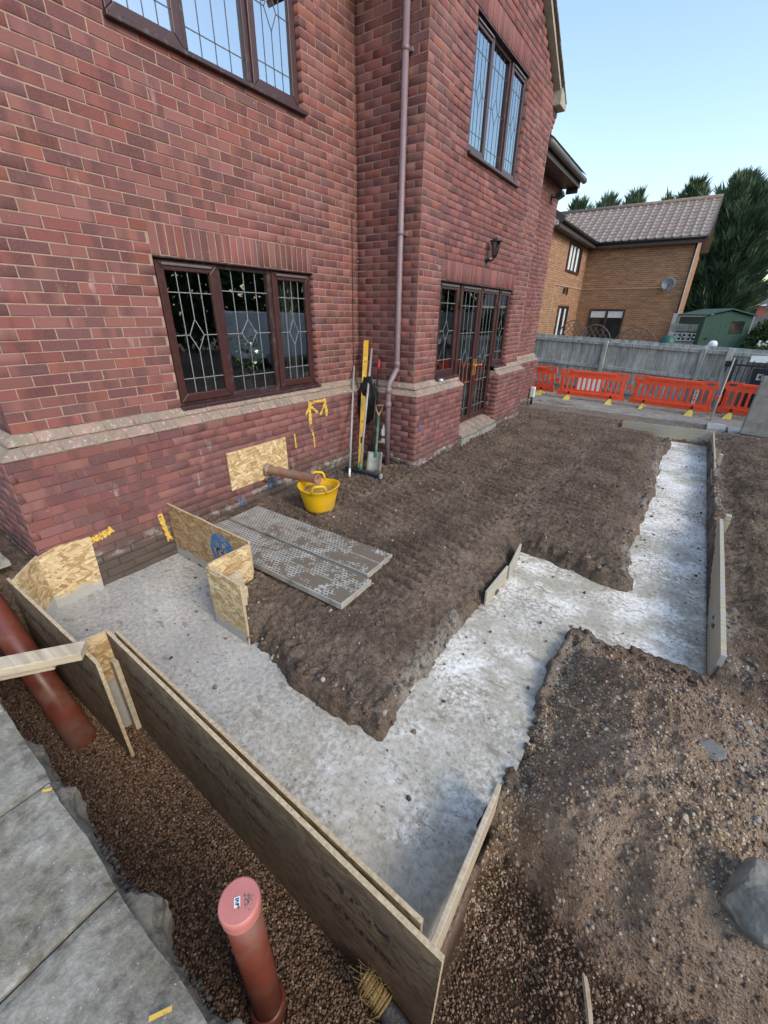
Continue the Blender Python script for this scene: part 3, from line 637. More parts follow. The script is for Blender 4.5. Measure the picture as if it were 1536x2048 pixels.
# ---- lower walls
ZL = .95
wall((PP, 0, 0), (0, 1, 0), (1, 0, 0), -4.007, -PP, -.40, ZL, key='brick_low', off=-3.735+.0, mlow=1, rec=.007, trim=(.006, 0))
wall((0, -PP, 0), (1, 0, 0), (0, -1, 0), PP, DX+PP, -.325, ZL, key='brick_low', off=.135, mlow=1, rec=.007, trim=(0, .005))
wall((DX+PP, 0, 0), (0, 1, 0), (1, 0, 0), -PP, 1.205, -.325, ZL, key='brick_low', off=-PP+.1125, mlow=1, rec=.007, trim=(.006, 0))
wall((DX+PP, 0, 0), (0, 1, 0), (1, 0, 0), 2.60, 3.985, -.325, ZL, key='brick_low', off=2.6, mlow=1, rec=.007)
wall((0, 2.60, 0), (1, 0, 0), (0, -1, 0), .74, DX+PP, .05, ZL, key='brick_low', off=.80, mlow=1, rec=.007, trim=(0, .005))
wall((0, -4.007, 0), (1, 0, 0), (0, -1, 0), -2.6, PP, -.25, ZL, key='brick_low', off=0., mlow=0, rec=.007, trim=(0, .005))
wall((.655, 0, 0), (0, 1, 0), (1, 0, 0), 3.85, 6.15, -.325, ZL, key='brick_low', off=0., mlow=1, rec=.007)
# ---- choose the 300 bricks that show largest; the rest is one part
def pj(p):
    d_ = p-CAM; w_ = d_.dot(F_)
    return (768+FPX*d_.dot(R_)/w_, 1024-FPX*d_.dot(U_)/w_, w_)
def score(b):
    _, o, u, n, a, e, z0, z1, key = b
    q = [pj(o+u*x+Vector((0, 0, z))) for x, z in ((a, z0), (e, z0), (e, z1), (a, z1))]
    if min(t_[2] for t_ in q) < .1: return 0
    if (CAM-(o+u*a)).dot(n) < 0: return 0
    c = [sum(t_[i] for t_ in q)/4 for i in (0, 1)]
    if not (10 < c[0] < 1526 and 10 < c[1] < 1500): return 0
    return abs(sum(q[i][0]*q[(i+1) % 4][1]-q[(i+1) % 4][0]*q[i][1] for i in range(4)))/2
sc = [score(b) for b in bricks]; order = sorted(range(len(bricks)), key=lambda i: -sc[i]); big = set(order[:300])
def brick_verts(L, Hh, rr):
    """local (u, n, z) verts of one slightly uneven brick, front edges chamfered"""
    c = .0025; j = lambda s: rr.gauss(0, s)
    fr = [(c+j(.0012), j(.0008), c+j(.001)), (L-c+j(.0012), j(.0008), c+j(.001)), (L-c+j(.0012), j(.0008), Hh-c+j(.001)), (c+j(.0012), j(.0008), Hh-c+j(.001))]
    md = [(0, -c, 0), (L, -c, 0), (L, -c, Hh), (0, -c, Hh)]; bk = [(0, -.10, 0), (L, -.10, 0), (L, -.10, Hh), (0, -.10, Hh)]
    return fr+md+bk
BF = [(0, 1, 2, 3)]+[(4+i, 4+(i+1) % 4, (i+1) % 4, i) for i in range(4)]+[(8+i, 8+(i+1) % 4, 4+(i+1) % 4, 4+i) for i in range(4)]
BFA = np.array(BF); rr = random.Random(5); cache = {}; FV = {'brick': [], 'brick_low': []}
for i, (part, o, u, n, a, e, z0, z1, key) in enumerate(bricks):
    L = e-a; Hh = z1-z0; dn = max(-.0018, min(.0025, rr.gauss(0, .0012)))
    if i in big:
        kk = (round(L, 3), round(Hh, 3), tuple(u), tuple(n), key, rr.randrange(3))
        if kk not in cache:
            vs = [u*p[0]+n*p[1]+Vector((0, 0, p[2])) for p in brick_verts(L, Hh, rr)]; me = bpy.data.meshes.new('brick')
            fl = n.dot(u.cross(Vector((0, 0, 1)))) < 0
            me.from_pydata([tuple(v) for v in vs], [], [f[::-1] if fl else f for f in BF]); me.materials.append(M[key]); cache[kk] = me
        ob = bpy.data.objects.new('brick', cache[kk]); ob.location = o+u*a+n*dn+Vector((0, 0, z0)); link(ob, part)
    else:
        lv = np.array(brick_verts(L, Hh, rr)); lv[:, 1] += dn
        wv = np.array(o+u*a+Vector((0, 0, z0)))+lv[:, :1]*np.array(u)+lv[:, 1:2]*np.array(n)+lv[:, 2:]*np.array((0, 0, 1))
        fl = n.dot(u.cross(Vector((0, 0, 1)))) < 0; FV[key].append((wv, fl))
for key, L in FV.items():
    V = np.concatenate([q[0] for q in L]); Fq = np.concatenate([(BFA[:, ::-1] if q[1] else BFA)+12*i for i, q in enumerate(L)])
    tag(npmesh('brickwork', V, Fq, M[key], house), kind='stuff')
# ---- sloping plinth bricks, two courses
P1 = [(-.05, 1.095), (.0, 1.098), (.058, 1.052), (.064, 1.034), (.060, 1.030), (-.05, 1.030)]
P2 = [(-.05, 1.020), (.055, 1.022), (.128, .976), (PP+.004, .962), (PP, .955), (-.05, .955)]
def plinth(o, u, n, u0, u1, off=0.):
    o, u, n = Vector(o), Vector(u), Vector(n)
    for ci, prof in enumerate((P1, P2)):
        j = u0+(-.1125 if ci == (0 if off == 0 else 1) else 0)
        while j < u1-.02:
            a, b = max(j+.004, u0), min(j+.221, u1)
            if b-a > .03:
                dz = rr.gauss(0, .0015); dn = rr.gauss(0, .002)
                mb = MB(); mb.prism([(p+dn, z+dz) for p, z in prof], o+u*a, n, (0, 0, 1), u*(b-a)); mb.build('plinth_brick', M['brick_moss'], house, bevel=.003, seg=1)
            j += .225
    mb = MB(); mb.prism([(-.04, 1.094), (.0, 1.092), (.052, 1.046), (.052, 1.02), (.12, .972), (PP-.007, .95), (-.04, .95)], o+u*u0, n, (0, 0, 1), u*(u1-u0)); mb.build('plinth_mortar', M['mortar'], house)
def plinth_corner(c, n1, n2):
    c, n1, n2 = Vector(c), Vector(n1), Vector(n2)
    for prof in (P1, P2):
        pf = prof[1:-1]; V = []; Fc = []
        for p, z in pf: V += [c+n1*p+Vector((0, 0, z)), c+n1*p+n2*p+Vector((0, 0, z)), c+n2*p+Vector((0, 0, z))]
        for i in range(len(pf)-1):
            for k in range(2): Fc.append((3*i+k, 3*i+k+1, 3*i+k+4, 3*i+k+3))
        mb = MB(); mb.add(V, Fc); mb.build('plinth_brick', M['brick_moss'], house)
plinth((0, 0, 0), (0, 1, 0), (1, 0, 0), -3.872, 0); plinth((0, 0, 0), (1, 0, 0), (0, -1, 0), 0, DX, 1)
plinth((DX, 0, 0), (0, 1, 0), (1, 0, 0), 0, 1.20); plinth((DX, 0, 0), (0, 1, 0), (1, 0, 0), 2.605, 3.85); plinth((0, -3.872, 0), (1, 0, 0), (0, -1, 0), -2.6, 0, 1)
plinth((.52, 0, 0), (0, 1, 0), (1, 0, 0), 3.85, 6.1)
plinth_corner((DX, 0, 0), (0, -1, 0), (1, 0, 0)); plinth_corner((0, -3.872, 0), (0, -1, 0), (1, 0, 0)); plinth_corner((DX, 3.85, 0), (0, 1, 0), (1, 0, 0))
# ---- door sill bricks
for ri, (x0, z0, x1_, z1_) in enumerate(((.80, .275, .965, .235), (.93, .225, 1.075, .185))):
    for i in range(7):
        y0 = 1.21+i*.1985; mb = MB(); dz = rr.gauss(0, .004)
        mb.prism([(x0, z0+dz), (x1_, z1_+dz), (x1_+.004, z1_-.035+dz), (x0, z0-.1)], (0, y0+.005, 0), (1, 0, 0), (0, 0, 1), (0, .188, 0)); mb.build('sill_brick', M['brick_moss'], house, bevel=.006, seg=2)
mb = MB(); mb.box(.78, .98, 1.205, 2.6, -.3, .17); mb.box(.98, 1.09, 1.19, 2.62, -.3, .135); mb.build('sill_mortar', M['concrete_old'], house)
mb = MB(); mb.box(.90, 1.04, 2.62, 4.0, -.3, .055); mb.build('footing_strip', M['concrete_old'], house, bevel=.01)
# ---- windows
def window(o, u, n, a, b, z0, z1, mull, sash, rooms=True, sill=True, rec=.055, depth=.07, leads=3, name='window', curt=None):
    """mull: inner mullion positions (0-1); sash: list of bool (opening light)"""
    o, u, n = Vector(o), Vector(u), Vector(n); Z = Vector((0, 0, 1)); W = b-a; Hh = z1-z0; fw = .05
    P = lambda s, z, k: o+u*(a+s)+Z*(z0+z)-n*k
    def rect(mb, s0, s1, za, zb, k0, k1, mi=0):
        vs = [P(s0, za, k1), P(s1, za, k1), P(s1, zb, k1), P(s0, zb, k1), P(s0, za, k0), P(s1, za, k0), P(s1, zb, k0), P(s0, zb, k0)]
        mb.add(vs, [(0, 3, 2, 1), (4, 5, 6, 7), (0, 1, 5, 4), (1, 2, 6, 5), (2, 3, 7, 6), (3, 0, 4, 7)], mi)
    def frame(mb, s0, s1, za, zb, fwd, k0, k1):
        # four mitred members
        def pr(A, B, Cc, Dd):
            mb.add([P(*A, k0), P(*B, k0), P(*Cc, k0), P(*Dd, k0), P(*A, k1), P(*B, k1), P(*Cc, k1), P(*Dd, k1)], [(0, 1, 2, 3), (4, 7, 6, 5), (0, 4, 5, 1), (1, 5, 6, 2), (2, 6, 7, 3), (3, 7, 4, 0)])
        g = .0007
        pr((s0+g, za), (s1-g, za), (s1-fwd-g, za+fwd), (s0+fwd+g, za+fwd)); pr((s1, za+g), (s1, zb-g), (s1-fwd, zb-fwd-g), (s1-fwd, za+fwd+g))
        pr((s1-g, zb), (s0+g, zb), (s0+fwd+g, zb-fwd), (s1-fwd-g, zb-fwd)); pr((s0, zb-g), (s0, za+g), (s0+fwd, za+fwd+g), (s0+fwd, zb-fwd-g))
    mb = MB(); frame(mb, 0, W, 0, Hh, fw, rec, rec+depth)
    cuts = [0]+[m*W for m in mull]+[W]
    for m in cuts[1:-1]: rect(mb, m-.035, m+.035, fw, Hh-fw, rec, rec+depth)
    wo = mb.build(name, M['upvc'], house, bevel=.004)
    if sill:
        mb = MB(); rect(mb, -.01, W+.01, -.03, .004, -.045, rec+.02); mb.build('sill', M['upvc'], wo, bevel=.006)
    mb = MB(); rect(mb, -.0, W, Hh-.012, Hh, .004, rec+.02); mb.build('head_trim', M['upvc'], wo)
    for i, sh in enumerate(sash):
        s0 = cuts[i]+(fw if i == 0 else .035); s1 = cuts[i+1]-(fw if i == len(sash)-1 else .035); za, zb = fw, Hh-fw; kp = rec+.03
        if sh:
            mb = MB(); frame(mb, s0-.022, s1+.022, za-.022, zb+.022, .07, rec-.022, rec+.02); so_ = mb.build('sash', M['upvc2'], wo, bevel=.006)
            mb = MB(); rect(mb, s0+.03, s1-.03, zb-.012, zb+.008, rec-.036, rec-.024); mb.build('vent', M['gutter'], wo, bevel=.004)
            s0 += .048; s1 -= .048; za += .048; zb -= .048; kp = rec+.0
        mb = MB(); mb.add([P(s0, za, kp), P(s1, za, kp), P(s1, zb, kp), P(s0, zb, kp)], [(0, 1, 2, 3)]); mb.build('pane', M['glass'] if z0 < 3 else M['glass_sky'], wo, recalc=False)
        lw = .0033; w_, h_ = s1-s0, zb-za; mb = MB(); k0, k1 = kp-.003, kp-.0004; cm = s0+w_/2; cz = za+h_*.5; rx, rz = min(w_*.17, .09), .13
        def L(p, q):
            A = P(*p, (k0+k1)/2); B = P(*q, (k0+k1)/2); mb.bar(A, B, lw*2, k1-k0, up=n) if False else mb.bar(A, B, k1-k0, lw*2, up=(B-A).cross(n))
        for fr_ in ((.25, .75) if leads == 3 else ()): L((s0+w_*fr_, za), (s0+w_*fr_, zb))
        L((cm, za), (cm, cz-rz)); L((cm, cz+rz), (cm, zb))
        for fz in (.13, .84) if h_ < 1.3 else (.07, .30, .70, .9): L((s0, za+h_*fz), (s1, za+h_*fz))
        L((s0, cz), (cm-rx, cz)); L((cm+rx, cz), (s1, cz))
        for p, q in (((cm-rx, cz), (cm, cz+rz)), ((cm, cz+rz), (cm+rx, cz)), ((cm+rx, cz), (cm, cz-rz)), ((cm, cz-rz), (cm-rx, cz))): L(p, q)
        mb.build('lead_work', M['lead'] if z0 < 3 else M['lead_dark'], wo)
    if rooms:
        D = 3.0; e_ = .6; mb = MB(); q = [P(-e_, -.85 if z0 < 2 else -.8, rec+.18), P(W+e_, -.85 if z0 < 2 else -.8, rec+.18), P(W+e_, Hh+.25, rec+.18), P(-e_, Hh+.25, rec+.18)]
        q2 = [v-n*D for v in q]; fr4 = [P(.0, 0, rec+.18), P(W, 0, rec+.18), P(W, Hh, rec+.18), P(0, Hh, rec+.18)]; fr5 = [P(.0, 0, rec+.03), P(W, 0, rec+.03), P(W, Hh, rec+.03), P(0, Hh, rec+.03)]
        mb.add(q+q2+fr4+fr5, [(4, 5, 6, 7), (0, 1, 5, 4), (1, 2, 6, 5), (2, 3, 7, 6), (3, 0, 4, 7)]+[(i, (i+1) % 4, 8+(i+1) % 4, 8+i) for i in range(4)]+[(8+i, 8+(i+1) % 4, 12+(i+1) % 4, 12+i) for i in range(4)])
        mb.build('room', M['room'], wo)
        mb = MB(); rect(mb, 0, W, -.005, .012, rec+.075, rec+.30); mb.build('inner_sill', M['whitepaint'], wo)
    if curt:
        for s0, s1 in curt:
            V = []; Fc = []; nn = 26
            for i in range(nn):
                s = s0+(s1-s0)*i/(nn-1); k = rec+.17+.028*math.sin(i*1.25+s0*9)
                V += [P(s, .02 if z0 > .9 else .05, k), P(s, Hh-.03, k-.006)]
            for i in range(nn-1): Fc.append((2*i, 2*i+2, 2*i+3, 2*i+1))
            mb = MB(); mb.add(V, Fc); mb.build('curtain', M['curtain'], wo, smooth=True, recalc=False)
    return wo
Yv = (0, 1, 0); Xv = (1, 0, 0)
window((0, 0, 0), Yv, Xv, *W1, (.335, .68), (True, False, True), curt=[(1.45, 1.76)])
window((0, 0, 0), Yv, Xv, *W2, (.335, .68), (True, False, True), curt=[(1.62, 1.78)])
window((DX, 0, 0), Yv, Xv, *W3, (.335, .67), (True, False, True))
window((DX, 0, 0), Yv, Xv, DR[0], 1.19, 1.10, 2.30, (), (True,), rooms=False, leads=1)
window((DX, 0, 0), Yv, Xv, 2.615, DR[1], 1.10, 2.30, (), (True,), rooms=False, leads=1)
fd = window((DX, 0, 0), Yv, Xv, 1.19, 2.615, .285, 2.30, (.5,), (True, True), sill=False, name='french_door', curt=[(.76, 1.0)])
for s, sg in ((1.865, -1), (1.945, 1)):
    mb = MB(); mb.box(DX-.034, DX-.024, s-.018, s+.018, 1.02, 1.27); mb.tube([(DX-.03, s, 1.18), (DX+.03, s, 1.18), (DX+.032, s+sg*.03, 1.18), (DX+.03, s+sg*.11, 1.178)], .009, 8); mb.build('handle', M['brass'], fd, smooth=False)
for yy in (1.2, 2.6):
    for zz in (.55, 1.25, 2.05): mb = MB(); mb.box(DX-.04, DX-.012, yy-.03, yy+.03, zz-.05, zz+.05); mb.build('hinge', M['upvc'], fd, bevel=.004)
# ---- eaves, gable verge, roof
mb = MB(); mb.box(-.6, .36, -4.2, -.02, 5.30, 5.34); mb.box(-.02, .36, -4.2, .0, 5.34, 5.36); mb.build('soffit', M['fascia'], house)
mb = MB(); mb.box(.36, .385, -4.2, -.02, 5.28, 5.5); mb.build('fascia', M['fascia'], house)
mb = MB(); mb.tube([(.45, -4.2, 5.47), (.45, -.02, 5.46)], .055, 12); mb.build('gutter', M['gutter'], house, smooth=True)
mb = MB(); mb.add([(.5, -4.25, 5.5), (.5, .1, 5.5), (-3.5, .1, 8.0), (-3.5, -4.25, 8.0)], [(0, 1, 2, 3)]); mb.add([(.5, -4.25, 5.44), (.5, .1, 5.44), (-3.5, .1, 7.94), (-3.5, -4.25, 7.94)], [(0, 1, 2, 3)]); mb.build('roof', M['roof'], house, recalc=False)
def gz_(y): return 4.93+(y+.08)*.64
ap = 1.925
for sg in (-1, 1):
    e_ = ap+sg*(ap+.17); ze = gable(.0)-.17*.64+.02; za = gz_(ap)+.02
    A = Vector((DX-.02, e_, ze)); B = Vector((DX-.02, ap, za)); d_ = (B-A).normalized(); nn_ = Vector((0, -d_.z, d_.y)) if sg < 0 else Vector((0, d_.z, -d_.y))
    if nn_.z < 0: nn_ = -nn_
    mb = MB(); mb.add([A, B, B+nn_*.055, A+nn_*.055, A+Vector((.10, 0, 0)), B+Vector((.10, 0, 0)), B+nn_*.055+Vector((.10, 0, 0)), A+nn_*.055+Vector((.10, 0, 0))], [(0, 1, 2, 3), (4, 7, 6, 5), (0, 4, 5, 1), (1, 5, 6, 2), (2, 6, 7, 3), (3, 7, 4, 0)])
    mb.build('verge', M['verge'], house)
    L_ = (B-A).length; nt_ = int(L_/.28)
    for i in range(nt_+1):
        c = A+d_*(i*.28+.14)+nn_*(.075+.006*(i % 2)); mb = MB(); mb.obox(c+Vector((-.2, 0, 0)), Vector((.34, 0, 0)), d_*.16, nn_*.011); mb.build('roof_tile', M['roof'], house)
    mb = MB(); mb.add([A+nn_*.06+Vector((-.5, 0, 0)), B+nn_*.06+Vector((-.5, 0, 0)), B+nn_*.06+Vector((-5, 0, 0)), A+nn_*.06+Vector((-5, 0, 0))], [(0, 1, 2, 3)]); mb.build('roof', M['roof'], house)
# kneeler and corbel at the foot of the gable
mb = MB(); mb.prism([(3.80, 4.86), (4.10, 4.86), (4.13, 4.92), (4.10, 5.0), (3.80, 5.06)], (DX-.25, 0, 0), (0, 1, 0), (0, 0, 1), (.36, 0, 0)); mb.build('kneeler', M['verge'], house, bevel=.01)
for i in range(5): mb = MB(); mb.box(DX-.24, DX-.001, 3.84, 3.88+i*.045, 4.48+i*.075, 4.545+i*.075); mb.build('corbel_brick', M['brick'], house, bevel=.004, seg=1)
mb = MB(); mb.box(-3, DX-.012, 3.76, 3.845, -.3, 5.0); mb.build('end_wall', M['brick'], house)
mb = MB(); mb.box(-3, .50, 6.03, 6.095, -.3, 4.3); mb.build('end_wall', M['brick'], house)
for i in range(4): mb = MB(); mb.box(.3, .515, 6.05, 6.13+i*.05, 4.03+i*.075, 4.095+i*.075); mb.build('corbel_brick', M['brick'], house, bevel=.004, seg=1)
mb = MB(); mb.box(-.3, .83, 3.86, 6.3, 4.32, 4.35); mb.build('soffit', M['fascia'], house)
mb = MB(); mb.box(.83, .855, 3.86, 6.3, 4.30, 4.47); mb.box(.60, .83, 6.26, 6.3, 4.22, 4.47); mb.build('fascia', M['fascia'], house)
mb = MB(); mb.tube([(.91, 3.86, 4.44), (.91, 6.36, 4.43)], .055, 12); mb.build('gutter', M['gutter'], house, smooth=True)
mb = MB(); mb.add([(.96, 3.86, 4.5), (.96, 6.32, 4.5), (-3., 6.32, 7.0), (-3., 3.86, 7.0)], [(0, 1, 2, 3)]); mb.build('roof', M['roof'], house)
# ---- downpipe with swan neck over the plinth
mb = MB(); xs_ = .66
mb.tube([(xs_, -.055, 5.4), (xs_, -.055, 1.32), (xs_, -.058, 1.27), (xs_-.005, -.075, 1.235), (xs_-.015, -.15, 1.14), (xs_-.02, -.195, 1.09), (xs_-.022, -.20, 1.04), (xs_-.022, -.20, .0)], .034, 16); dp = mb.build('downpipe', M['pipe_grey'], house, smooth=True)
for c, z0, z1_, yy, xx in ((1, 1.29, 1.36, -.055, xs_), (1, .98, 1.05, -.2, xs_-.022), (1, 2.70, 2.735, -.055, xs_), (1, 1.235, 1.25, -.062, xs_-.002), (1, .80, .87, -.2, xs_-.022), (1, 4.2, 4.24, -.055, xs_)):
    mb = MB(); mb.lathe((xx, yy, z0), [(.034, 0), (.041, .003), (.041, z1_-z0-.003), (.034, z1_-z0)], 16); mb.build('collar', M['pipe_grey'], dp, smooth=True)
for z0 in (2.70, 4.2): mb = MB(); mb.box(xs_-.055, xs_+.06, -.03, .0, z0, z0+.035); mb.build('bracket', M['pipe_grey'], dp)
mb = MB(); mb.lathe((xs_-.022, -.2, -.16), [(.035, .16), (.075, .18), (.082, .165), (.082, .13), (.066, .12), (.062, .0)], 18); mb.build('clay_socket', M['clay_old'], dp, smooth=True)
# ---- wall lantern, floodlight
lan = thing('wall_lantern', 'black coach lantern on the brick wall above the french doors', 'lamp', (DX, 1.86, 2.6))
mb = MB(); mb.lathe((DX+.002, 1.86, 2.64), [(.0, .03), (.03, .03), (.055, .012), (.06, 0)], 16, axis=(1, 0, 0)); mb.build('backplate', M['black'], lan, smooth=True)
mb = MB(); mb.tube([(DX+.02, 1.86, 2.635), (DX+.06, 1.86, 2.61), (DX+.105, 1.86, 2.625), (DX+.12, 1.86, 2.66)], .013, 8); mb.build('arm', M['black'], lan, smooth=True)
c0 = Vector((DX+.12, 1.86, 2.67)); mb = MB()
for k in range(6):
    a = k*math.pi/3; mb.tube([c0+Vector((.035*math.cos(a), .035*math.sin(a), 0)), c0+Vector((.068*math.cos(a), .068*math.sin(a), .17))], .005, 6)
mb.lathe(c0, [(.0, -.03), (.02, -.02), (.04, 0), (.04, .008), (0, .008)], 6); mb.build('cage', M['black'], lan)
mb = MB(); mb.lathe(c0, [(.034, .008), (.066, .17)], 6); mb.build('pane', M['glass'], lan)
mb = MB(); mb.lathe(c0, [(.0, .17), (.088, .17), (.092, .18), (.045, .20), (.02, .208), (.014, .222), (0, .225)], 12); mb.build('cap', M['black'], lan, smooth=True)
mb = MB(); mb.lathe(c0, [(.0, .01), (.016, .01), (.016, .09), (.028, .11), (.03, .14), (.018, .165), (0, .17)], 10); mb.build('bulb', M['white'], lan, smooth=True)
fl = thing('floodlight', 'small black floodlight under the eaves of the rear wing', 'lamp', (.52, 5.6, 4.05))
mb = MB(); mb.box(.52, .55, 5.57, 5.63, 4.02, 4.1); mb.tube([(.54, 5.6, 4.06), (.62, 5.6, 4.05)], .014, 8); mb.build('bracket', M['black'], fl)
mb = MB(); mb.obox((.69, 5.6, 4.08), (.06, 0, .03), (0, .09, 0), (-.02, 0, .045)); mb.build('housing', M['black'], fl, bevel=.01)
mb = MB(); mb.obox((.705, 5.6, 4.035), (.05, 0, .025), (0, .075, 0), (-.002, 0, .003)); mb.build('pane', M['glass'], fl)
# ---- cable in the inner corner
mb = MB(); mb.tube([(.006, -.115, 2.95), (.006, -.12, 2.2), (.006, -.128, 1.6), (.01, -.13, 1.12), (.075, -.145, 1.04), (PP+.012, -.16, .93), (PP+.012, -.16, .25)], .0045, 6)
mb.tube([(PP+.03, -PP-.012, .02), (.35, -PP-.012, .06), (.62, -PP-.012, .03), (DX+PP-.02, -PP-.012, .0)], .006, 6)
mb.build('cable', M['black'], house)
# ---- spray paint marks: thin paint on the bricks
def patchy(m, amt):
    nt = m.node_tree; t = NT.__new__(NT); t.m, t.t = m, nt; t.b = nt.nodes['Principled BSDF']; t.out = nt.nodes['Material Output']
    mk = t.ramp(t.noise(t.pos(), 38, 4, .75), [(amt, 1.), (amt+.1, 0.)]); tr = t.n('BsdfTransparent')
    mx = nt.nodes.new('ShaderNodeMixShader'); t.set(mx.inputs[0], mk); t.set(mx.inputs[2], t.b.outputs[0]); t.set(mx.inputs[1], tr); nt.links.new(mx.outputs[0], t.out.inputs[0])
patchy(M['spray_y'], .54); patchy(M['spray_b'], .47)
def spray(pts, wd, mat, x):
    mb = MB()
    for (y0, z0), (y1_, z1_) in zip(pts[:-1], pts[1:]):
        n_ = max(2, int(math.hypot(y1_-y0, z1_-z0)/.012)); d_ = Vector((0, y1_-y0, z1_-z0)).normalized(); q = Vector((0, -d_.z, d_.y))
        for i in range(n_):
            t0, t1 = i/n_, (i+1.05)/n_; w0 = wd*(.6+.7*rr.random()); A = Vector((x+rr.random()*.0008, y0+(y1_-y0)*t0, z0+(z1_-z0)*t0)); B = Vector((A.x, y0+(y1_-y0)*t1, z0+(z1_-z0)*t1))
            mb.add([A-q*w0/2, A+q*w0/2, B+q*w0/2, B-q*w0/2], [(0, 1, 2, 3)])
    return mb.build('spray_mark', mat, house)
xp = PP+.004
for pts, wd in (([(-1.12, .95), (-1.125, .93), (-1.13, .66)], .03), ([(-1.2, .80), (-1.12, .9), (-1.0, .80)], .02), ([(-1.12, .92), (-1.02, .935), (-.92, .93), (-.87, .93)], .022), ([(-.87, .95), (-.86, .93), (-.84, .73)], .026), ([(-.95, .76), (-.86, .9), (-.82, .76)], .02), ([(-1.4, .62), (-1.39, .44)], .014), ([(-1.11, .60), (-1.085, .5), (-1.08, .38)], .015), ([(-3.72, .2), (-3.66, .215), (-3.55, .225), (-3.5, .25)], .035), ([(-3.1, .23), (-3.085, .1), (-3.06, -.06)], .03)):
    spray(pts, wd*1.5, M['spray_y'], xp)
for pts, wd in (([(-1.83, .2), (-1.83, .08)], .035), ([(-1.76, .2), (-1.75, .08)], .035), ([(-1.85, .12), (-1.72, .13)], .03), ([(-2.28, .1), (-2.24, .02), (-2.18, .0)], .04)): spray(pts, wd, M['spray_b'], xp)
spray([(-.03, .60), (-.01, .56), (.0, .51)], .05, M['spray_b'], DX+PP+.004)

# ================================================================== FORMWORK AND SITE OBJECTS
def board(name, a, b, z0, z1, th, mat, label, cat='board', side=1, rough=True, parent=None, zt=None):
    """upright board from plan point a to b; thickness th towards the left of a->b when side=1. zt: (top at a, top at b)"""
    a, b = Vector((a[0], a[1], 0)), Vector((b[0], b[1], 0)); d_ = (b-a).normalized(); n_ = Vector((-d_.y, d_.x, 0))*side*th
    ta, tb = zt if zt else (z1, z1); mb = MB(); N = 10; V = []; Fc = []
    for i in range(N+1):
        p = a.lerp(b, i/N); t_ = ta+(tb-ta)*i/N+(rr.gauss(0, .0015) if rough else 0)
        V += [p+Vector((0, 0, z0)), p+Vector((0, 0, t_)), p+n_+Vector((0, 0, t_)), p+n_+Vector((0, 0, z0))]
    for i in range(N):
        for k in range(4): Fc.append((4*i+k, 4*i+(k+1) % 4, 4*i+4+(k+1) % 4, 4*i+4+k))
    mb.add(V, Fc, 0); mb.add([], []); mb.f += [(0, 3, 2, 1), (4*N, 4*N+1, 4*N+2, 4*N+3)]; mb.m += [0, 0]
    mb.m = [1 if (i < N*4 and i % 4 == 1) or i >= N*4 else 0 for i in range(len(mb.f))]
    o = mb.build(name, [mat, M['osb_edge'] if 'osb' in mat.name else mat], parent, uv=True)
    return tag(o, label, cat) if parent is None else o
WALLX = PP+.006
board('osb_board', (WALLX, -3.02), (1.30, -3.02), -.40, .305, .018, M['osb_stamp'], 'tall chipboard sheet with a blue round stamp standing square to the brick wall')
board('osb_board', (1.318, -3.03), (1.318, -3.372), -.2, .29, .018, M['osb'], 'short pale chipboard sheet facing right between two darker sheets', side=-1)
b3 = board('osb_board', (1.305, -3.373), (1.685, -3.373), -.40, .275, .018, M['osb_stamp'], 'short chipboard sheet with grey concrete along its foot beside the steel planks', side=-1)
b3.data.materials[0] = M['osb']
# bracing timber offcut behind it
mb = MB(); mb.bar((1.42, -3.33, .13), (1.42, -3.20, .13), .05, .09); mb.bar((1.46, -3.30, .13), (1.60, -3.30, .12), .045, .10); mb.bar((1.57, -3.32, .02), (1.57, -3.30, .17), .06, .045)
tag(mb.build('timber_offcut', M['timber'], bevel=.005, uv=True), 'rough timber offcut bracing the back of the short chipboard corner', 'timber')
# corner boards at the near end of the wall
mb = MB(); x0_, x1_ = PP+.008, PP+.026
mb.prism([(-4.03, -.40), (-3.70, -.40), (-3.672, .255), (-3.90, .27), (-4.03, .235)], (x0_, 0, 0), (0, 1, 0), (0, 0, 1), (.018, 0, 0))
tag(mb.build('osb_board', M['osb'], uv=True), 'bright chipboard offcut flat against the foot of the brick wall', 'board')
board('osb_board', (PP+.02, -4.022), (.385, -4.225), -.40, .25, .018, M['osb'], 'chipboard offcut set diagonally across the house corner', side=-1)
LBo = board('osb_board', (.235, -4.245), (1.565, -4.225), -.60, .205, .018, M['osb_shaded_wet'], 'damp chipboard shutter coloured dark for shade beside the leaning drain pipe', side=1)
board('osb_board', (1.325, -4.07), (1.30, -4.20), -.60, .20, .018, M['osb'], 'narrow chipboard end piece joining the two trench shutters', side=1)
BBo = board('osb_board', (1.33, -4.062), (3.595, -4.12), -.62, .2, .018, M['osb_shaded_wet'], 'long damp chipboard shutter coloured dark for shade with smeared black print along the gravel trench', side=-1, zt=(.205, .195))
board('backing_board', (1.36, -4.043), (3.50, -4.098), -.55, .185, .016, M['osb'], 'second pale chipboard layer behind the long trench shutter', side=1)
mb = MB(); mb.bar((1.40, -4.105, -.55), (1.385, -4.10, .02), .055, .03, up=(0, 1, 0)); tag(mb.build('timber_stake', M['timber'], bevel=.003, uv=True), 'pale timber stake in the corner behind the damp shutter', 'timber')
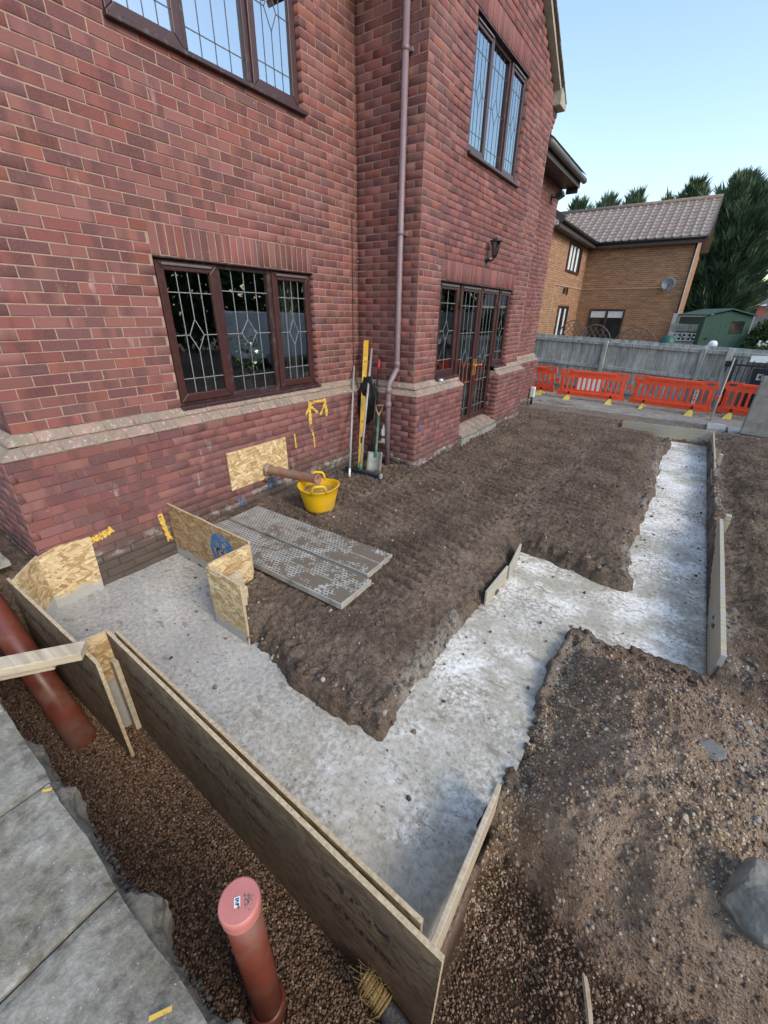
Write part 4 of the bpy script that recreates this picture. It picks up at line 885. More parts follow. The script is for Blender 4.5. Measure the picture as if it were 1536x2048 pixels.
# thin batten on the right of the footing, battens by the middle bay
def batten(a, b, w_, h_, mat, label, name='timber_batten'):
    mb = MB(); mb.bar(a, b, w_, h_); return tag(mb.build(name, mat, bevel=.004, uv=True), label, 'timber')
batten((3.515, -3.40, -.135), (3.535, -4.10, -.085), .022, .20, M['timber'], 'thin pale batten edging the concrete below the earth mound')
batten((2.865, -1.985, -.17), (2.875, -1.545, -.15), .018, .17, M['formwood'], 'nearer of two short battens edging the middle concrete bay')
batten((2.885, -1.52, -.16), (2.845, -1.12, -.13), .018, .16, M['formwood'], 'farther of two short battens edging the middle concrete bay')
rb = board('shutter_board', (4.352, -1.86), (4.365, .36), -.42, .10, .03, M['formwood'], 'pale shutter board along the right edge, nearest length', side=-1, zt=(.015, .085))
board('shutter_board', (4.366, .36), (4.36, 2.85), -.42, -.04, .02, M['formwood'], 'low shutter board along the right edge, middle length', side=-1, zt=(-.10, -.07))
board('shutter_board', (4.37, 2.6), (4.36, 4.86), -.42, .05, .02, M['formwood'], 'shutter board along the right edge, far length meeting the end board', side=-1, zt=(.0, .04))
board('end_board', (2.885, 4.885), (4.40, 4.885), -.42, .045, .025, M['formwood'], 'wide pale end board closing the far end of the footing', side=1, zt=(.03, .055))
for (x, y, l) in ((4.43, .42, 'wooden peg at the far end of the nearest shutter board'), (4.42, 2.95, 'wooden peg behind the far shutter board')):
    mb = MB(); mb.bar((x, y, -.3), (x, y, .12), .05, .07, up=(0, 1, 0)); tag(mb.build('wooden_peg', M['formwood'], bevel=.006, uv=True), l, 'peg')
# timbers bridging the trench at the left
batten((1.45, -4.225, .235), (.62, -5.4, .235), .105, .048, M['timber'], 'upper pale timber plank bridging from the paving to the trench shutter', 'timber_plank')
batten((1.34, -4.325, .187), (.58, -5.4, .187), .115, .045, M['timber'], 'lower pale timber plank lying under the bridging plank', 'timber_plank')
# drain pipes
dp2 = thing('drain_pipe', 'large orange brown drain pipe leaning in the trench at the left edge', 'pipe', (.95, -4.35, -.56))
pa, pb = Vector((1.22, -4.345, -.62)), Vector((-.42, -4.40, .56)); mb = MB(); mb.tube([pa, pa.lerp(pb, .5), pb], .080, 28); mb.build('pipe', M['clay'], dp2, smooth=True)
d_ = (pb-pa).normalized(); mb = MB(); mb.lathe(pb-d_*.16, [(.081, 0), (.098, .01), (.1, .17), (.084, .18), (.082, .0)], 28, axis=d_); mb.build('socket', M['clay'], dp2, smooth=True)
pc = Vector((3.037, -4.41, 0)); vp = thing('capped_pipe', 'upright orange brown drain pipe with pink cap standing in the gravel', 'pipe', (pc.x, pc.y, -.57))
mb = MB(); mb.tube([pc+Vector((0, 0, -.62)), pc+Vector((0, 0, -.3)), pc+Vector((0, 0, .25))], .055, 36); mb.build('pipe', M['clay'], vp, smooth=True)
mb = MB(); mb.lathe(pc+Vector((0, 0, -.60)), [(.056, 0), (.068, .0), (.068, .085), (.064, .1), (.056, .102)], 36); mb.build('socket', M['clay'], vp, smooth=True)
mb = MB(); mb.lathe(pc, [(.056, .235), (.061, .238), (.0625, .28), (.06, .290), (.056, .293), (.0, .2935)], 48); mb.build('cap', M['cap_pink'], vp, smooth=False)
mb = MB(); e1 = Vector((.8, -.6, 0)); e2 = Vector((.6, .8, 0)); cc = pc+Vector((.0, -.006, .2945)); mb.obox(cc, e1*.013, e2*.009, (0, 0, .0004)); lb_ = mb.build('label', M['paper'], vp)
mb = MB()
for i, (a, b, l, w_) in enumerate(((-.008, 0, .006, .0012), (-.004, 0, .0045, .0012), (-.001, .003, .003, .001), (.001, -.002, .0035, .001), (.005, 0, .0055, .0012), (.0075, .002, .003, .001))): mb.obox(cc+e1*a+e2*b+Vector((0, 0, .0007)), e1*w_, e2*l, (0, 0, .0002))
mb.build('print', M['black'], lb_)
cr_ = np.array([(pc.x+.028+RNG.normal()*.012, pc.y+.012+RNG.normal()*.012, .2965) for _ in range(22)]); cr_ = cr_[np.hypot(cr_[:, 0]-pc.x, cr_[:, 1]-pc.y) < .053]
tag(stones('grit', cr_, RNG.uniform(.0015, .004, len(cr_)), M['rubble'], .7), 'crumbs of grit on the pink pipe cap', 'grit', kind='stuff')
# hairy packing and rag at the near foot of the long shutter
M['straw'] = plain('straw_fibre', (.33, .22, .08), .8, .3, 30, .2); cr2 = thing('rope_roll', 'roll of straw coloured rope at the near foot of the long shutter', 'rope', (3.36, -4.18, -.5))
a, b = Vector((3.325, -4.165, -.40)), Vector((3.425, -4.175, -.42)); mb = MB()
for i in range(13):
    t_ = i/12; c = a.lerp(b, t_); d_ = (b-a).normalized(); mb.lathe(c, [(.034, -.006), (.043+.004*math.sin(i*2.3), 0), (.034, .006)], 14, axis=d_+Vector((0, .1*math.sin(i), .1*math.cos(i*1.7))))
mb.build('coils', M['straw'], cr2, smooth=True); mb = MB()
for i in range(60): q = a.lerp(b, rr.random())+Vector((0, rr.gauss(0, .03), .02+.03*rr.random())); mb.bar(q, q+Vector((rr.gauss(-.015, .03), rr.gauss(0, .02), rr.gauss(.005, .02))), .0016, .0016)
mb.build('loose_fibre', M['straw'], cr2)
pe = thing('pipe_end', 'dirty grey pipe stub beyond the rope roll under the shutter', 'pipe', (3.47, -4.19, -.5)); mb = MB(); mb.lathe(b+Vector((.005, 0, -.005)), [(.02, 0), (.033, 0), (.033, .13), (.038, .132), (.038, .15), (.026, .15), (.026, .05)], 16, axis=(.97, -.06, -.2)); mb.build('stub', M['greyrock'], pe, smooth=True)
# clay pipe through the wall board
tag(board('osb_panel', (PP+.016, -2.335), (PP+.016, -1.55), .205, .61, .014, M['osb'], None, parent=house), 'bright chipboard panel fixed low on the brick wall')
oldp = thing('clay_pipe', 'old clay pipe poking out of the wall panel over the yellow tub', 'pipe', (.5, -1.84, .33))
pa, pb = Vector((PP-.02, -1.862, .305)), Vector((.86, -1.79, .335)); d_ = (pb-pa).normalized()
mb = MB(); mb.lathe(pa, [(.05, 0), (.05, .74), (.054, .745), (.054, .765), (.043, .765), (.043, .55), (0, .55)], 24, axis=d_); mb.build('barrel', M['clay_old'], oldp, smooth=True)
mb = MB(); mb.lathe(pa+d_*.045, [(.05, 0), (.072, .004), (.066, .03), (.055, .04)], 14, axis=d_)
mb.v = [tuple(Vector(v)+Vector((rr.gauss(0, .005), rr.gauss(0, .006), rr.gauss(0, .006)))) for v in mb.v]; mb.build('mortar_collar', M['brick_moss'], oldp)
rock('rubble_piece', (PP+.03, -1.90, .20), (.025, .05, .025), M['brick'], 'broken brick edge under the wall panel by the pipe', 'brick', seed=14)
# yellow tub
TX, TY = .845, -1.765; tz_ = hz(TX, TY); tub = thing('yellow_tub', 'yellow flexible builders tub with two handles on the soil', 'tub', (TX, TY, tz_))
N = 40; prof = [(0, .012), (.135, .012), (.14, .0), (.15, .004), (.158, .03), (.172, .09), (.196, .19), (.214, .262), (.222, .268), (.222, .274), (.208, .274), (.206, .262), (.19, .19), (.165, .09), (.15, .03), (0, .03)]
mb = MB(); mb.lathe((TX, TY, tz_), prof, N); mb.v = [(x, y, z+.012*math.cos(2*math.atan2(y-TY, x-TX)-1.2)*max(0, (z-tz_-.1)/.17)) for x, y, z in mb.v]; mb.build('body', M['yellow'], tub, smooth=True)
for a in (2.35, -.79):
    pts = []
    for i in range(11):
        q = -1+2*i/10; ang = a+q*.36; hh = .26+.085*(1-q**4)**.5 if abs(q) < 1 else .255; pts.append((TX+.215*math.cos(ang), TY+.215*math.sin(ang), tz_+hh+.012*math.cos(2*ang-1.2)))
    mb = MB(); mb.tube(pts, [.013]*3+[.015]*5+[.013]*3, 10); mb.build('handle', M['yellow'], tub, smooth=True)
M['clayfill'] = plain('sandy_fill', (.40, .27, .08), .9, .3, 20, .6)
mb = MB(); V = [(TX, TY, tz_+.21)]; Fc = []
for k in range(30):
    a = 2*math.pi*k/30; V.append((TX+.195*math.cos(a), TY+.195*math.sin(a), tz_+.20+.012*math.sin(3*a)))
for k in range(30): Fc.append((0, 1+k, 1+(k+1) % 30))
mb.add(V, Fc); tag(mb.build('sandy_fill', M['clayfill'], smooth=True), 'sandy spoil lying inside the yellow tub', 'spoil', kind='stuff')
# perforated steel planks
def splank(c00, c10, w_, label, zt):
    a, b = Vector((*c00, zt[0])), Vector((*c10, zt[1])); d_ = (b-a).normalized(); y = Vector((0, 0, 1)).cross(d_).normalized(); up = d_.cross(y); L = (b-a).length
    t = thing('steel_plank', label, 'plank', tuple(a.lerp(b, .5)), 'perforated steel planks on the soil')
    V = []; UV = []; prof = [(0, -.05), (0, -.004), (.006, 0), (w_*.475, 0), (w_*.5, -.012), (w_*.525, 0), (w_-.006, 0), (w_, -.004), (w_, -.05)]; nn = 14
    for i in range(nn+1):
        p = a+d_*L*i/nn
        for s, z in prof: V.append(p+y*s+up*(z+.0015*math.sin(i*1.7))); UV.append((L*i/nn, s))
    Fc = []; k = len(prof)
    for i in range(nn):
        for j in range(k-1): Fc.append((i*k+j, (i+1)*k+j, (i+1)*k+j+1, i*k+j+1))
    me = bpy.data.meshes.new('deck'); me.from_pydata([tuple(v) for v in V], [], Fc); me.materials.append(M['plank']); me.materials.append(M['plank_side']); ul = me.uv_layers.new(name='UVMap').data
    for p in me.polygons:
        p.material_index = 0 if p.index % (k-1) in (2, 5) else 1
        for li in p.loop_indices: ul[li].uv = UV[me.loops[li].vertex_index]
    link(bpy.data.objects.new('deck', me), t)
    for p0, s_ in ((a, -1), (b, 1)):
        mb = MB(); c = p0+y*w_/2+d_*s_*.004-up*.026; mb.obox(c, d_*.006, y*w_/2, up*.025); mb.build('end_cap', M['plank_side'], t, bevel=.003)
    return t
splank((.44, -2.60), (2.08, -2.535), .365, 'perforated steel plank farther from the camera, clean at its wall end', (.075, .065))
splank((.46, -2.985), (2.155, -2.935), .365, 'muddier perforated steel plank nearest the chipboard corner', (.08, .06))

# ---- tools in the inner corner
def pole(name, a, b, r, mat, label, cat, parts=()):
    t = thing(name, label, cat, a); mb = MB(); mb.tube([a, b], r, 10); mb.build('shaft', mat, t, smooth=True); return t
gp = pole('grey_pole', (.50, -.85, hz(.5, -.85)+.005), (.028, -.145, 1.26), .013, M['greypole'], 'slim grey pole with white tip leaning on the wall, leftmost of the tools', 'pole')
A, B = Vector((.50, -.85, hz(.5, -.85)+.005)), Vector((.028, -.145, 1.26)); mb = MB(); mb.tube([A, A.lerp(B, .07)], .0145, 10); mb.build('tip', M['white'], gp, smooth=True)
lv = thing('spirit_level', 'long yellow spirit level leaning upright in the corner', 'level', (.36, -.46, 0))
A, B = Vector((.375, -.47, hz(.37, -.47))), Vector((.16, -.045, 1.58)); d_ = (B-A).normalized(); sx = d_.cross(Vector((0, 1, 0))).normalized(); sx = Vector((.93, .37, 0)); sx = (sx-d_*sx.dot(d_)).normalized(); sy = d_.cross(sx); L = (B-A).length
mb = MB(); mb.obox((A+B)/2, sx*.032, sy*.013, d_*L/2); mb.build('body', M['yellow_level'], lv, bevel=.003)
for f_, hl, wd in ((.235, .045, .012), (.70, .045, .012), (.84, .008, .008), (.38, .008, .006)):
    mb = MB(); mb.obox(A.lerp(B, f_)-sy*.0, sx*wd, sy*.0142, d_*hl); mb.build('vial', M['black'], lv)
br = thing('broom', 'wide broom with dark bristles flat on the ground and pole against the corner', 'broom', (.55, -.66, 0))
A, B = Vector((.24, -.60, hz(.24, -.6)+.02)), Vector((.90, -.715, hz(.9, -.715)+.02)); mb = MB(); mb.bar(A+Vector((0, 0, .045)), B+Vector((0, 0, .045)), .07, .045); mb.build('stock', M['bristle'], br, bevel=.008)
mb = MB()
for i in range(420):
    q = A.lerp(B, rr.random())+Vector((rr.gauss(0, .01), rr.uniform(-.05, .03), .03)); mb.bar(q, q+Vector((rr.gauss(0, .006), -.02+rr.gauss(0, .012), -.05)), .003, .003)
mb.build('bristles', M['bristle'], br)
mb = MB(); mb.bar(B+Vector((-.005, .03, .055)), B+Vector((.012, -.03, .05)), .03, .05); mb.build('end_cap', M['greypole'], br, bevel=.004)
mb = MB(); mb.tube([A.lerp(B, .42)+Vector((0, 0, .06)), (.245, -.035, 1.49)], .0145, 10); mb.build('pole', M['greypole'], br, smooth=True)
mb = MB(); mb.tube([A.lerp(B, .42)+Vector((0, 0, .05)), A.lerp(B, .42)+Vector((-.01, .02, .16))], .022, 10); mb.tube([A.lerp(B, .34)+Vector((0, 0, .06)), A.lerp(B, .41)+Vector((0, .015, .13))], .006, 6); mb.build('bracket', M['green_paint'], br, smooth=True)
rg = thing('red_handled_bar', 'black shafted bar with red grip leaning in the corner', 'tool', (.52, -.45, 0)); A, B = Vector((.53, -.46, hz(.53, -.46))), Vector((.375, -.045, 1.38))
mb = MB(); mb.tube([A, B], .0125, 10); mb.build('shaft', M['black'], rg, smooth=True)
mb = MB(); mb.tube([A.lerp(B, .90), A.lerp(B, .92), A.lerp(B, .97), A.lerp(B, .99)], [.016, .022, .021, .015], 12); mb.build('grip', M['red'], rg, smooth=True)
mb = MB(); mb.tube([A.lerp(B, .985), A.lerp(B, 1.02)], [.012, .013], 10); mb.build('end_cap', M['black'], rg, smooth=True)
sh = thing('shovel', 'green shafted shovel with wooden D handle and muddy square blade', 'shovel', (.62, -.5, 0))
A, B = Vector((.655, -.53, hz(.65, -.53)+.015)), Vector((.475, -.17, .80)); d_ = (B-A).normalized(); sx = Vector((1, .25, 0)); sx = (sx-d_*sx.dot(d_)).normalized(); sy = d_.cross(sx)
V = []; Fc = []
for i in range(7):
    for j in range(7):
        a, b = i/6, j/6-.5; wd = .205*(1-.03*a); dish = .035*(2*b)**2+.03*(1-a)**2*0; V.append(A+d_*a*.27+sx*b*wd-sy*(dish-.015))
for i in range(6):
    for j in range(6): Fc.append((i*7+j, i*7+j+1, i*7+j+8, i*7+j+7))
mb = MB(); mb.add(V, Fc); o_ = mb.build('blade', M['steel'], sh, smooth=True); sm_ = o_.modifiers.new('solid', 'SOLIDIFY'); sm_.thickness = .004
mb = MB(); mb.tube([A+d_*.2+sy*.008, A+d_*.30+sy*.012, B-d_*.14], [.016, .018, .016], 10); mb.build('shaft', M['green_paint'], sh, smooth=True)
mb = MB(); mb.tube([B-d_*.15, B-d_*.11-sx*.01, B-d_*.06-sx*.04, B-sx*.052], .011, 8); mb.tube([B-d_*.15, B-d_*.11+sx*.01, B-d_*.06+sx*.04, B+sx*.052], .011, 8); mb.tube([B-sx*.062, B+sx*.062], .014, 10); mb.build('handle', M['wood'], sh, smooth=True)
# black sack draped over the poles
bm = bmesh.new(); bmesh.ops.create_icosphere(bm, subdivisions=4, radius=1)
for v in bm.verts:
    c = v.co.copy(); n_ = float(fbm(np.array([c.x*2.2+c.z*3]), np.array([c.y*2.2-c.z*1.3]), 3, 91)[0]); w_ = 1+.28*n_+.10*math.sin(9*math.atan2(c.y, c.x)+4*c.z); k = .75+.25*max(0, c.z) if c.z > 0 else .75-.25*c.z*0-.35*max(0, -c.z-.4)
    w_ += .22*float(fbm(np.array([c.x*5+9]), np.array([c.z*5+c.y*4]), 3, 95)[0]); v.co = Vector((c.x*.17*w_*k, c.y*.048*w_*k, c.z*.335))
me = bpy.data.meshes.new('black_sack'); bm.to_mesh(me); bm.free(); me.materials.append(M['sack']); me.polygons.foreach_set('use_smooth', [True]*len(me.polygons))
o_ = bpy.data.objects.new('black_sack', me); o_.location = (.285, -.185, .83); o_.rotation_euler = (.06, .16, .12); COL.objects.link(o_); tag(o_, 'crumpled black plastic sack hanging behind the yellow level', 'sack')
bt = thing('white_bottle', 'small white plastic bottle with blue band tucked beside the downpipe', 'bottle', (.555, -.19, .25))
mb = MB(); mb.lathe((.56, -.185, .33), [(0, 0), (.032, .0), (.035, .01), (.035, .15), (.02, .19), (.014, .20), (.014, .225), (0, .225)], 16); mb.build('body', M['white'], bt, smooth=True)
mb = MB(); mb.lathe((.56, -.185, .33), [(.0355, .045), (.0355, .085)], 16); mb.build('band', M['dish'], bt, smooth=True)
mb = MB(); mb.box(.50, .62, -.23, -PP-.008, .315, .33); tag(mb.build('offcut', M['osb_edge']), 'small board offcut wedged under the white bottle', 'board')
mb = MB(); mb.box(DX+.03, DX+.075, .60, .665, 1.068, 1.098); tag(mb.build('sponge_block', M['white'], bevel=.008), 'small white block on the sloping plinth below the french window', 'block')

# ================================================================== PAVING BY THE CAMERA
def slab(x0, x1, y0, y1, z, label, jag=0.0, th=.045):
    V = []; Fc = []; nxs, nys = max(3, int((x1-x0)/.025)), max(3, int((y1-y0)/.025)); b0 = 0
    for j in range(nys+1):
        for i in range(nxs+1):
            x = x0+(x1-x0)*i/nxs; y = y0+(y1-y0)*j/nys
            n_ = float(fbm(np.array([x*9]), np.array([y*9]), 3, 101)[0]); e_ = min(i, nxs-i, j, nys-j)
            yy = y+(jag*float(fbm(np.array([x*6+3]), np.array([1.7]), 3, 103)[0]) if j == nys else 0)
            V.append((x, yy, z+.005*n_-(.006 if e_ == 0 else 0)))
    for j in range(nys):
        for i in range(nxs): a = j*(nxs+1)+i; Fc.append((a, a+1, a+nxs+2, a+nxs+1))
    rim = [i for i in range(nxs+1)]+[j*(nxs+1)+nxs for j in range(1, nys+1)]+[nys*(nxs+1)+i for i in range(nxs-1, -1, -1)]+[j*(nxs+1) for j in range(nys-1, 0, -1)]
    b0 = len(V); V += [(V[i][0], V[i][1], z-th) for i in rim]; n_ = len(rim)
    for k in range(n_): Fc.append((rim[k], b0+k, b0+(k+1) % n_, rim[(k+1) % n_]))
    mb = MB(); mb.add(V, Fc); o = mb.build('paving_slab', M['slab'], smooth=False, recalc=False)
    return tag(o, label, 'slab', 'riven paving slabs beside the trench')
ZS = .22; PE = -4.605
slab(2.10, 2.652, -5.25, PE, ZS, 'riven grey paving slab, second from the bottom along the trench', .012)
slab(2.662, 3.30, -5.25, PE, ZS-.006, 'riven grey paving slab at the bottom left corner with a yellow mark', .012)
slab(1.55, 2.088, -5.25, PE+.005, ZS-.004, 'riven grey paving slab just below the bridging timbers', .012)
slab(.95, 1.54, -5.25, PE, ZS, 'riven grey paving slab under the bridging timbers', .012)
slab(-.85, .06, -4.75, -4.16, ZS+.03, 'grey paving slab close to the foot of the house corner', .02)
slab(3.31, 4.0, -5.25, PE, ZS, 'riven grey paving slab under the viewpoint', .02)
mb = MB()
for i in range(60):
    pass
xb = np.linspace(1.0, 3.45, 420); tb = np.linspace(0, 1, 16); XB, TB = np.meshgrid(xb, tb)
bl = .05*np.maximum(0, fbm(XB*3.3, 0*XB+.3, 4, 111)+.3)+.07*np.exp(-((XB-2.75)/.08)**2)+.05*np.exp(-((XB-3.2)/.07)**2)+.03*np.exp(-((XB-2.12)/.05)**2)
YB = PE-.05+sst(0, .3, TB)*(.05+bl)-sst(.45, 1, TB)*(.03+bl*.8)+.022*fbm(XB*16, TB*5, 3, 114)+.012*fbm(XB*45, TB*14, 2, 115)
ZB = ZS-.047-.012*sst(0, .3, TB)-.60*np.maximum(0, TB-.22)+.010*fbm(XB*22, TB*6, 3, 116); ib = np.arange(XB.size).reshape(XB.shape)
V = np.stack([XB, YB, ZB], -1).reshape(-1, 3).tolist(); Fc = np.stack([ib[:-1, :-1], ib[1:, :-1], ib[1:, 1:], ib[:-1, 1:]], -1).reshape(-1, 4).tolist()
M['oldbed'] = plain('dirty_mortar_bed', (.21, .19, .15), .95, .35, 12, 1., dirt=(.1, .08, .06))
mb.add(V, Fc); tag(mb.build('mortar_bed', M['oldbed'], smooth=False, recalc=False), 'broken mortar bed under the edge of the paving slabs', 'mortar')
mb = MB(); mb.bar((3.02, PE-.085, ZS+.0035), (3.05, PE-.04, ZS+.0035), .011, .001); mb.bar((3.14, PE-.10, ZS+.0035), (3.17, PE-.05, ZS+.0035), .012, .001); mb.bar((2.12, PE-.03, ZS+.0045), (2.14, PE-.005, ZS+.0045), .012, .001); mb.build('spray_mark', M['spray_y'], bpy.data.objects['paving_slab.001'])

# ================================================================== FAR SIDE OF THE SITE
FZ = -.105
mb = MB(); mb.box(-.4, 7.5, 6.25, 9.2, FZ-.1, FZ+.012); tag(mb.build('path', M['concrete_old'], bevel=.01), kind='structure')
for i, (x, y, sx, sy, l) in enumerate(((4.45, 6.0, .16, .3, 'pale broken slab by the corner of the far board'), (4.78, 5.85, .15, .2, 'pale broken slab below the last orange barrier'))):
    mb = MB(); mb.prism([(-sx, -sy), (sx*.9, -sy*.8), (sx, sy*.7), (sx*.2, sy), (-sx*.9, sy*.8)], (x, y, FZ+.0), (1, 0, 0), (0, 1, 0), (0, 0, .06)); tag(mb.build('broken_slab', M['pale_conc'], bevel=.006), l, 'slab')
# ---- orange barriers
def fill_poly(outer, holes, name, mat, parent, th, frame):
    """flat plate with holes; frame(a,b,k) -> world point"""
    bm = bmesh.new(); rings = []
    for ring in [outer]+holes:
        vs = [bm.verts.new((a, 0, b)) for a, b in ring]; rings.append(vs)
        for i in range(len(vs)): bm.edges.new((vs[i], vs[(i+1) % len(vs)]))
    bmesh.ops.triangle_fill(bm, edges=bm.edges[:], use_beauty=True, use_dissolve=False, normal=(0, 1, 0))
    vs = bm.verts[:]; bm.verts.index_update(); fs = [[v.index for v in f.verts] for f in bm.faces]; co = [(v.co.x, v.co.z) for v in vs]; n = len(co)
    mb = MB(); mb.v = [tuple(frame(a, b, -th/2)) for a, b in co]+[tuple(frame(a, b, th/2)) for a, b in co]
    mb.f = [tuple(f) for f in fs]+[tuple(i+n for i in f[::-1]) for f in fs]; k = 0
    for ring in [outer]+holes:
        m = len(ring)
        for i in range(m): mb.f.append((k+i, k+(i+1) % m, k+(i+1) % m+n, k+i+n))
        k += m
    mb.m = [0]*len(mb.f); bm.free(); return mb.build(name, mat, parent)
def rrect(a0, a1, b0, b1, r, n=4):
    P = []
    for cx_, cy_, s in ((a1-r, b1-r, 0), (a0+r, b1-r, 1), (a0+r, b0+r, 2), (a1-r, b0+r, 3)):
        for i in range(n+1): t_ = (s+i/n)*math.pi/2; P.append((cx_+r*math.cos(t_), cy_+r*math.sin(t_)))
    return P
def barrier(p0, p1, z0, label, white=(), sticker=False, Hh=.66, clips=(.2, .8)):
    a, b = Vector((*p0, 0)), Vector((*p1, 0)); d_ = (b-a).normalized(); n_ = Vector((d_.y, -d_.x, 0)); L = (b-a).length
    t = thing('safety_barrier', label, 'barrier', (*((a+b)/2).xy, FZ), 'orange plastic barriers along the fence')
    fr = lambda s, z, k: a+d_*s+Vector((0, 0, z0+z))+n_*k
    outer = [(.0, .0), (L, 0), (L+.0, .09), (L-.05, .17), (L-.055, Hh-.16), (L-.0, Hh-.14), (L-.0, Hh-.06), (L-.03, Hh), (L-.30, Hh), (L-.34, Hh-.015), (.34, Hh-.015), (.30, Hh), (.03, Hh), (0, Hh-.06), (0, Hh-.14), (.055, Hh-.16), (.05, .17), (0, .09)]
    holes = [rrect(.07, .22, Hh-.085, Hh-.035, .02), rrect(L-.22, L-.07, Hh-.085, Hh-.035, .02)]
    ns = 12; st = (L-.24)/ns; sl = []
    for i in range(ns): s = .12+st*(i+.5); sl.append(rrect(s-st*.29, s+st*.29, .17, Hh-.185, st*.25, 3))
    holes += [q for i, q in enumerate(sl)]
    for i in range(5): s = .42+(L-.84)*i/4; holes.append(rrect(s-.012, s+.012, Hh-.11, Hh-.085, .009, 1))
    fill_poly(outer, holes, 'panel', M['orange'], t, .045, fr)
    mb = MB()
    for i in range(ns+1):
        s = .12+st*i; mb.bar(fr(s, .16, -.0), fr(s, Hh-.17, -.0), st*.2, .075, up=n_)
    mb.build('rib', M['orange'], t, bevel=.01)
    mb = MB(); mb.bar(fr(.12, .10, .032), fr(L-.12, .10, .032), .02, .05, up=(0, 0, 1)); mb.bar(fr(.3, Hh-.05, .028), fr(L-.3, Hh-.05, .028), .014, .06, up=(0, 0, 1)); mb.build('rail', M['orange'], t, bevel=.008)
    for i in white:
        mb = MB(); q = sl[i]; m = len(q); mb.add([fr(u, v, .03) for u, v in q], [tuple(range(m))]); mb.build('reflector', M['white'], t, recalc=False)
    if sticker:
        mb = MB(); s = L-.36; mb.obox(fr(s, Hh-.30, .027), d_*.035, Vector((0, 0, .10)), n_*.001); lb = mb.build('sticker', M['paper'], t)
        mb = MB(); mb.obox(fr(s, Hh-.26, .0285), d_*.020, Vector((0, 0, .028)), n_*.0006); mb.build('print', M['bluebox'], lb)
        for zz in (-.33, -.355): mb = MB(); mb.obox(fr(s, Hh+zz, .0285), d_*.024, Vector((0, 0, .005)), n_*.0006); mb.build('print', M['black'], lb)
        mb = MB(); mb.obox(fr(s-.005, .19, .027), d_*.03, Vector((0, 0, .035)), n_*.001); mb.build('sticker', M['paper'], t)
    for c in clips:
        s = c*L; mb = MB(); mb.obox(fr(s, .045, .04), d_*.022, Vector((0, 0, .065)), n_*.006); cl = mb.build('clip', M['black'], t)
        g = fr(s, FZ-z0+.014, 0)
        mb = MB(); wf = .035 if c in (.2, .8) else .09
        mb.add([g+d_*wf+n_*.30, g-d_*wf+n_*.30, g-d_*.02-n_*.26, g+d_*.02-n_*.26, g+d_*.028+n_*.05+Vector((0, 0, .11)), g-d_*.028+n_*.05+Vector((0, 0, .11)), g-d_*.02-n_*.05+Vector((0, 0, .11)), g+d_*.02-n_*.05+Vector((0, 0, .11)), ], [(0, 1, 2, 3), (4, 7, 6, 5), (0, 4, 5, 1), (1, 5, 6, 2), (2, 6, 7, 3), (3, 7, 4, 0)])
        mb.build('foot', M['foot_yellow'], t, bevel=.006)
    mb = MB(); mb.obox(fr(L+.05, Hh*.52, 0), d_*.055, Vector((0, 0, .05)), n_*.02); mb.obox(fr(L+.09, Hh*.52-.02, 0), d_*.015, Vector((0, 0, .085)), n_*.022); mb.build('hook', M['orange'], t, bevel=.01)
    return t
barrier((-.90, 7.92), (.76, 7.72), FZ+.10, 'orange barrier partly hidden by the house corner, leftmost of four', clips=(.79,))
barrier((.90, 7.50), (2.55, 7.48), FZ+.10, 'orange barrier with five white reflective strips', white=(3, 4, 5, 6, 7), clips=(.19, .81))
barrier((2.66, 7.46), (4.33, 7.20), FZ+.10, 'orange barrier with a white sticker near its right end', sticker=True, clips=(.2, .79))
barrier((4.44, 7.50), (6.10, 7.15), FZ+.10, 'orange barrier in front of the black metal gate, rightmost of four', clips=(.16, .8))
# ---- timber fence
fa, fb = Vector((-1.2, 8.95, 0)), Vector((8.2, 7.72, 0)); fd_ = (fb-fa).normalized(); fn = Vector((fd_.y, -fd_.x, 0)); FL = (fb-fa).length
def ftop(s): return 1.465-.0265*s
fence = thing('timber_fence', 'weathered grey closeboard fence with posts and rails behind the barriers', 'fence', tuple(fa.lerp(fb, .5)+Vector((0, 0, FZ))))
nb = int(FL/.098)
for i in range(nb):
    s = (i+.5)*.098; zt = ftop(s)+rr.gauss(0, .006); mb = MB(); c = fa+fd_*s; wv = Vector((0, 0, 1))
    mb.prism([(-.053, 0), (.050, 0), (.050, -.009), (-.053, -.016)], c+Vector((0, 0, FZ)), fd_, fn*1.0, Vector((rr.gauss(0, .003), 0, zt-FZ)))
    mb.build('fence_board', M['fence'], fence)
for k_, (zz) in enumerate((-.12, -.72, -1.28)):
    mb = MB(); mb.bar(fa+Vector((0, 0, ftop(0)+zz))+fn*.028, fb+Vector((0, 0, ftop(FL)+zz))+fn*.028, .05, .085, up=(0, 0, 1)); mb.build('rail', M['fence'], fence, bevel=.006)
for s in (.35, 2.92, 5.12, 7.6, 9.2):
    c = fa+fd_*s+fn*.065; mb = MB(); mb.bar(c+Vector((0, 0, FZ-.05)), c+Vector((0, 0, ftop(s)-.06)), .10, .10, up=fd_); mb.build('post', M['fence'], fence, bevel=.006)
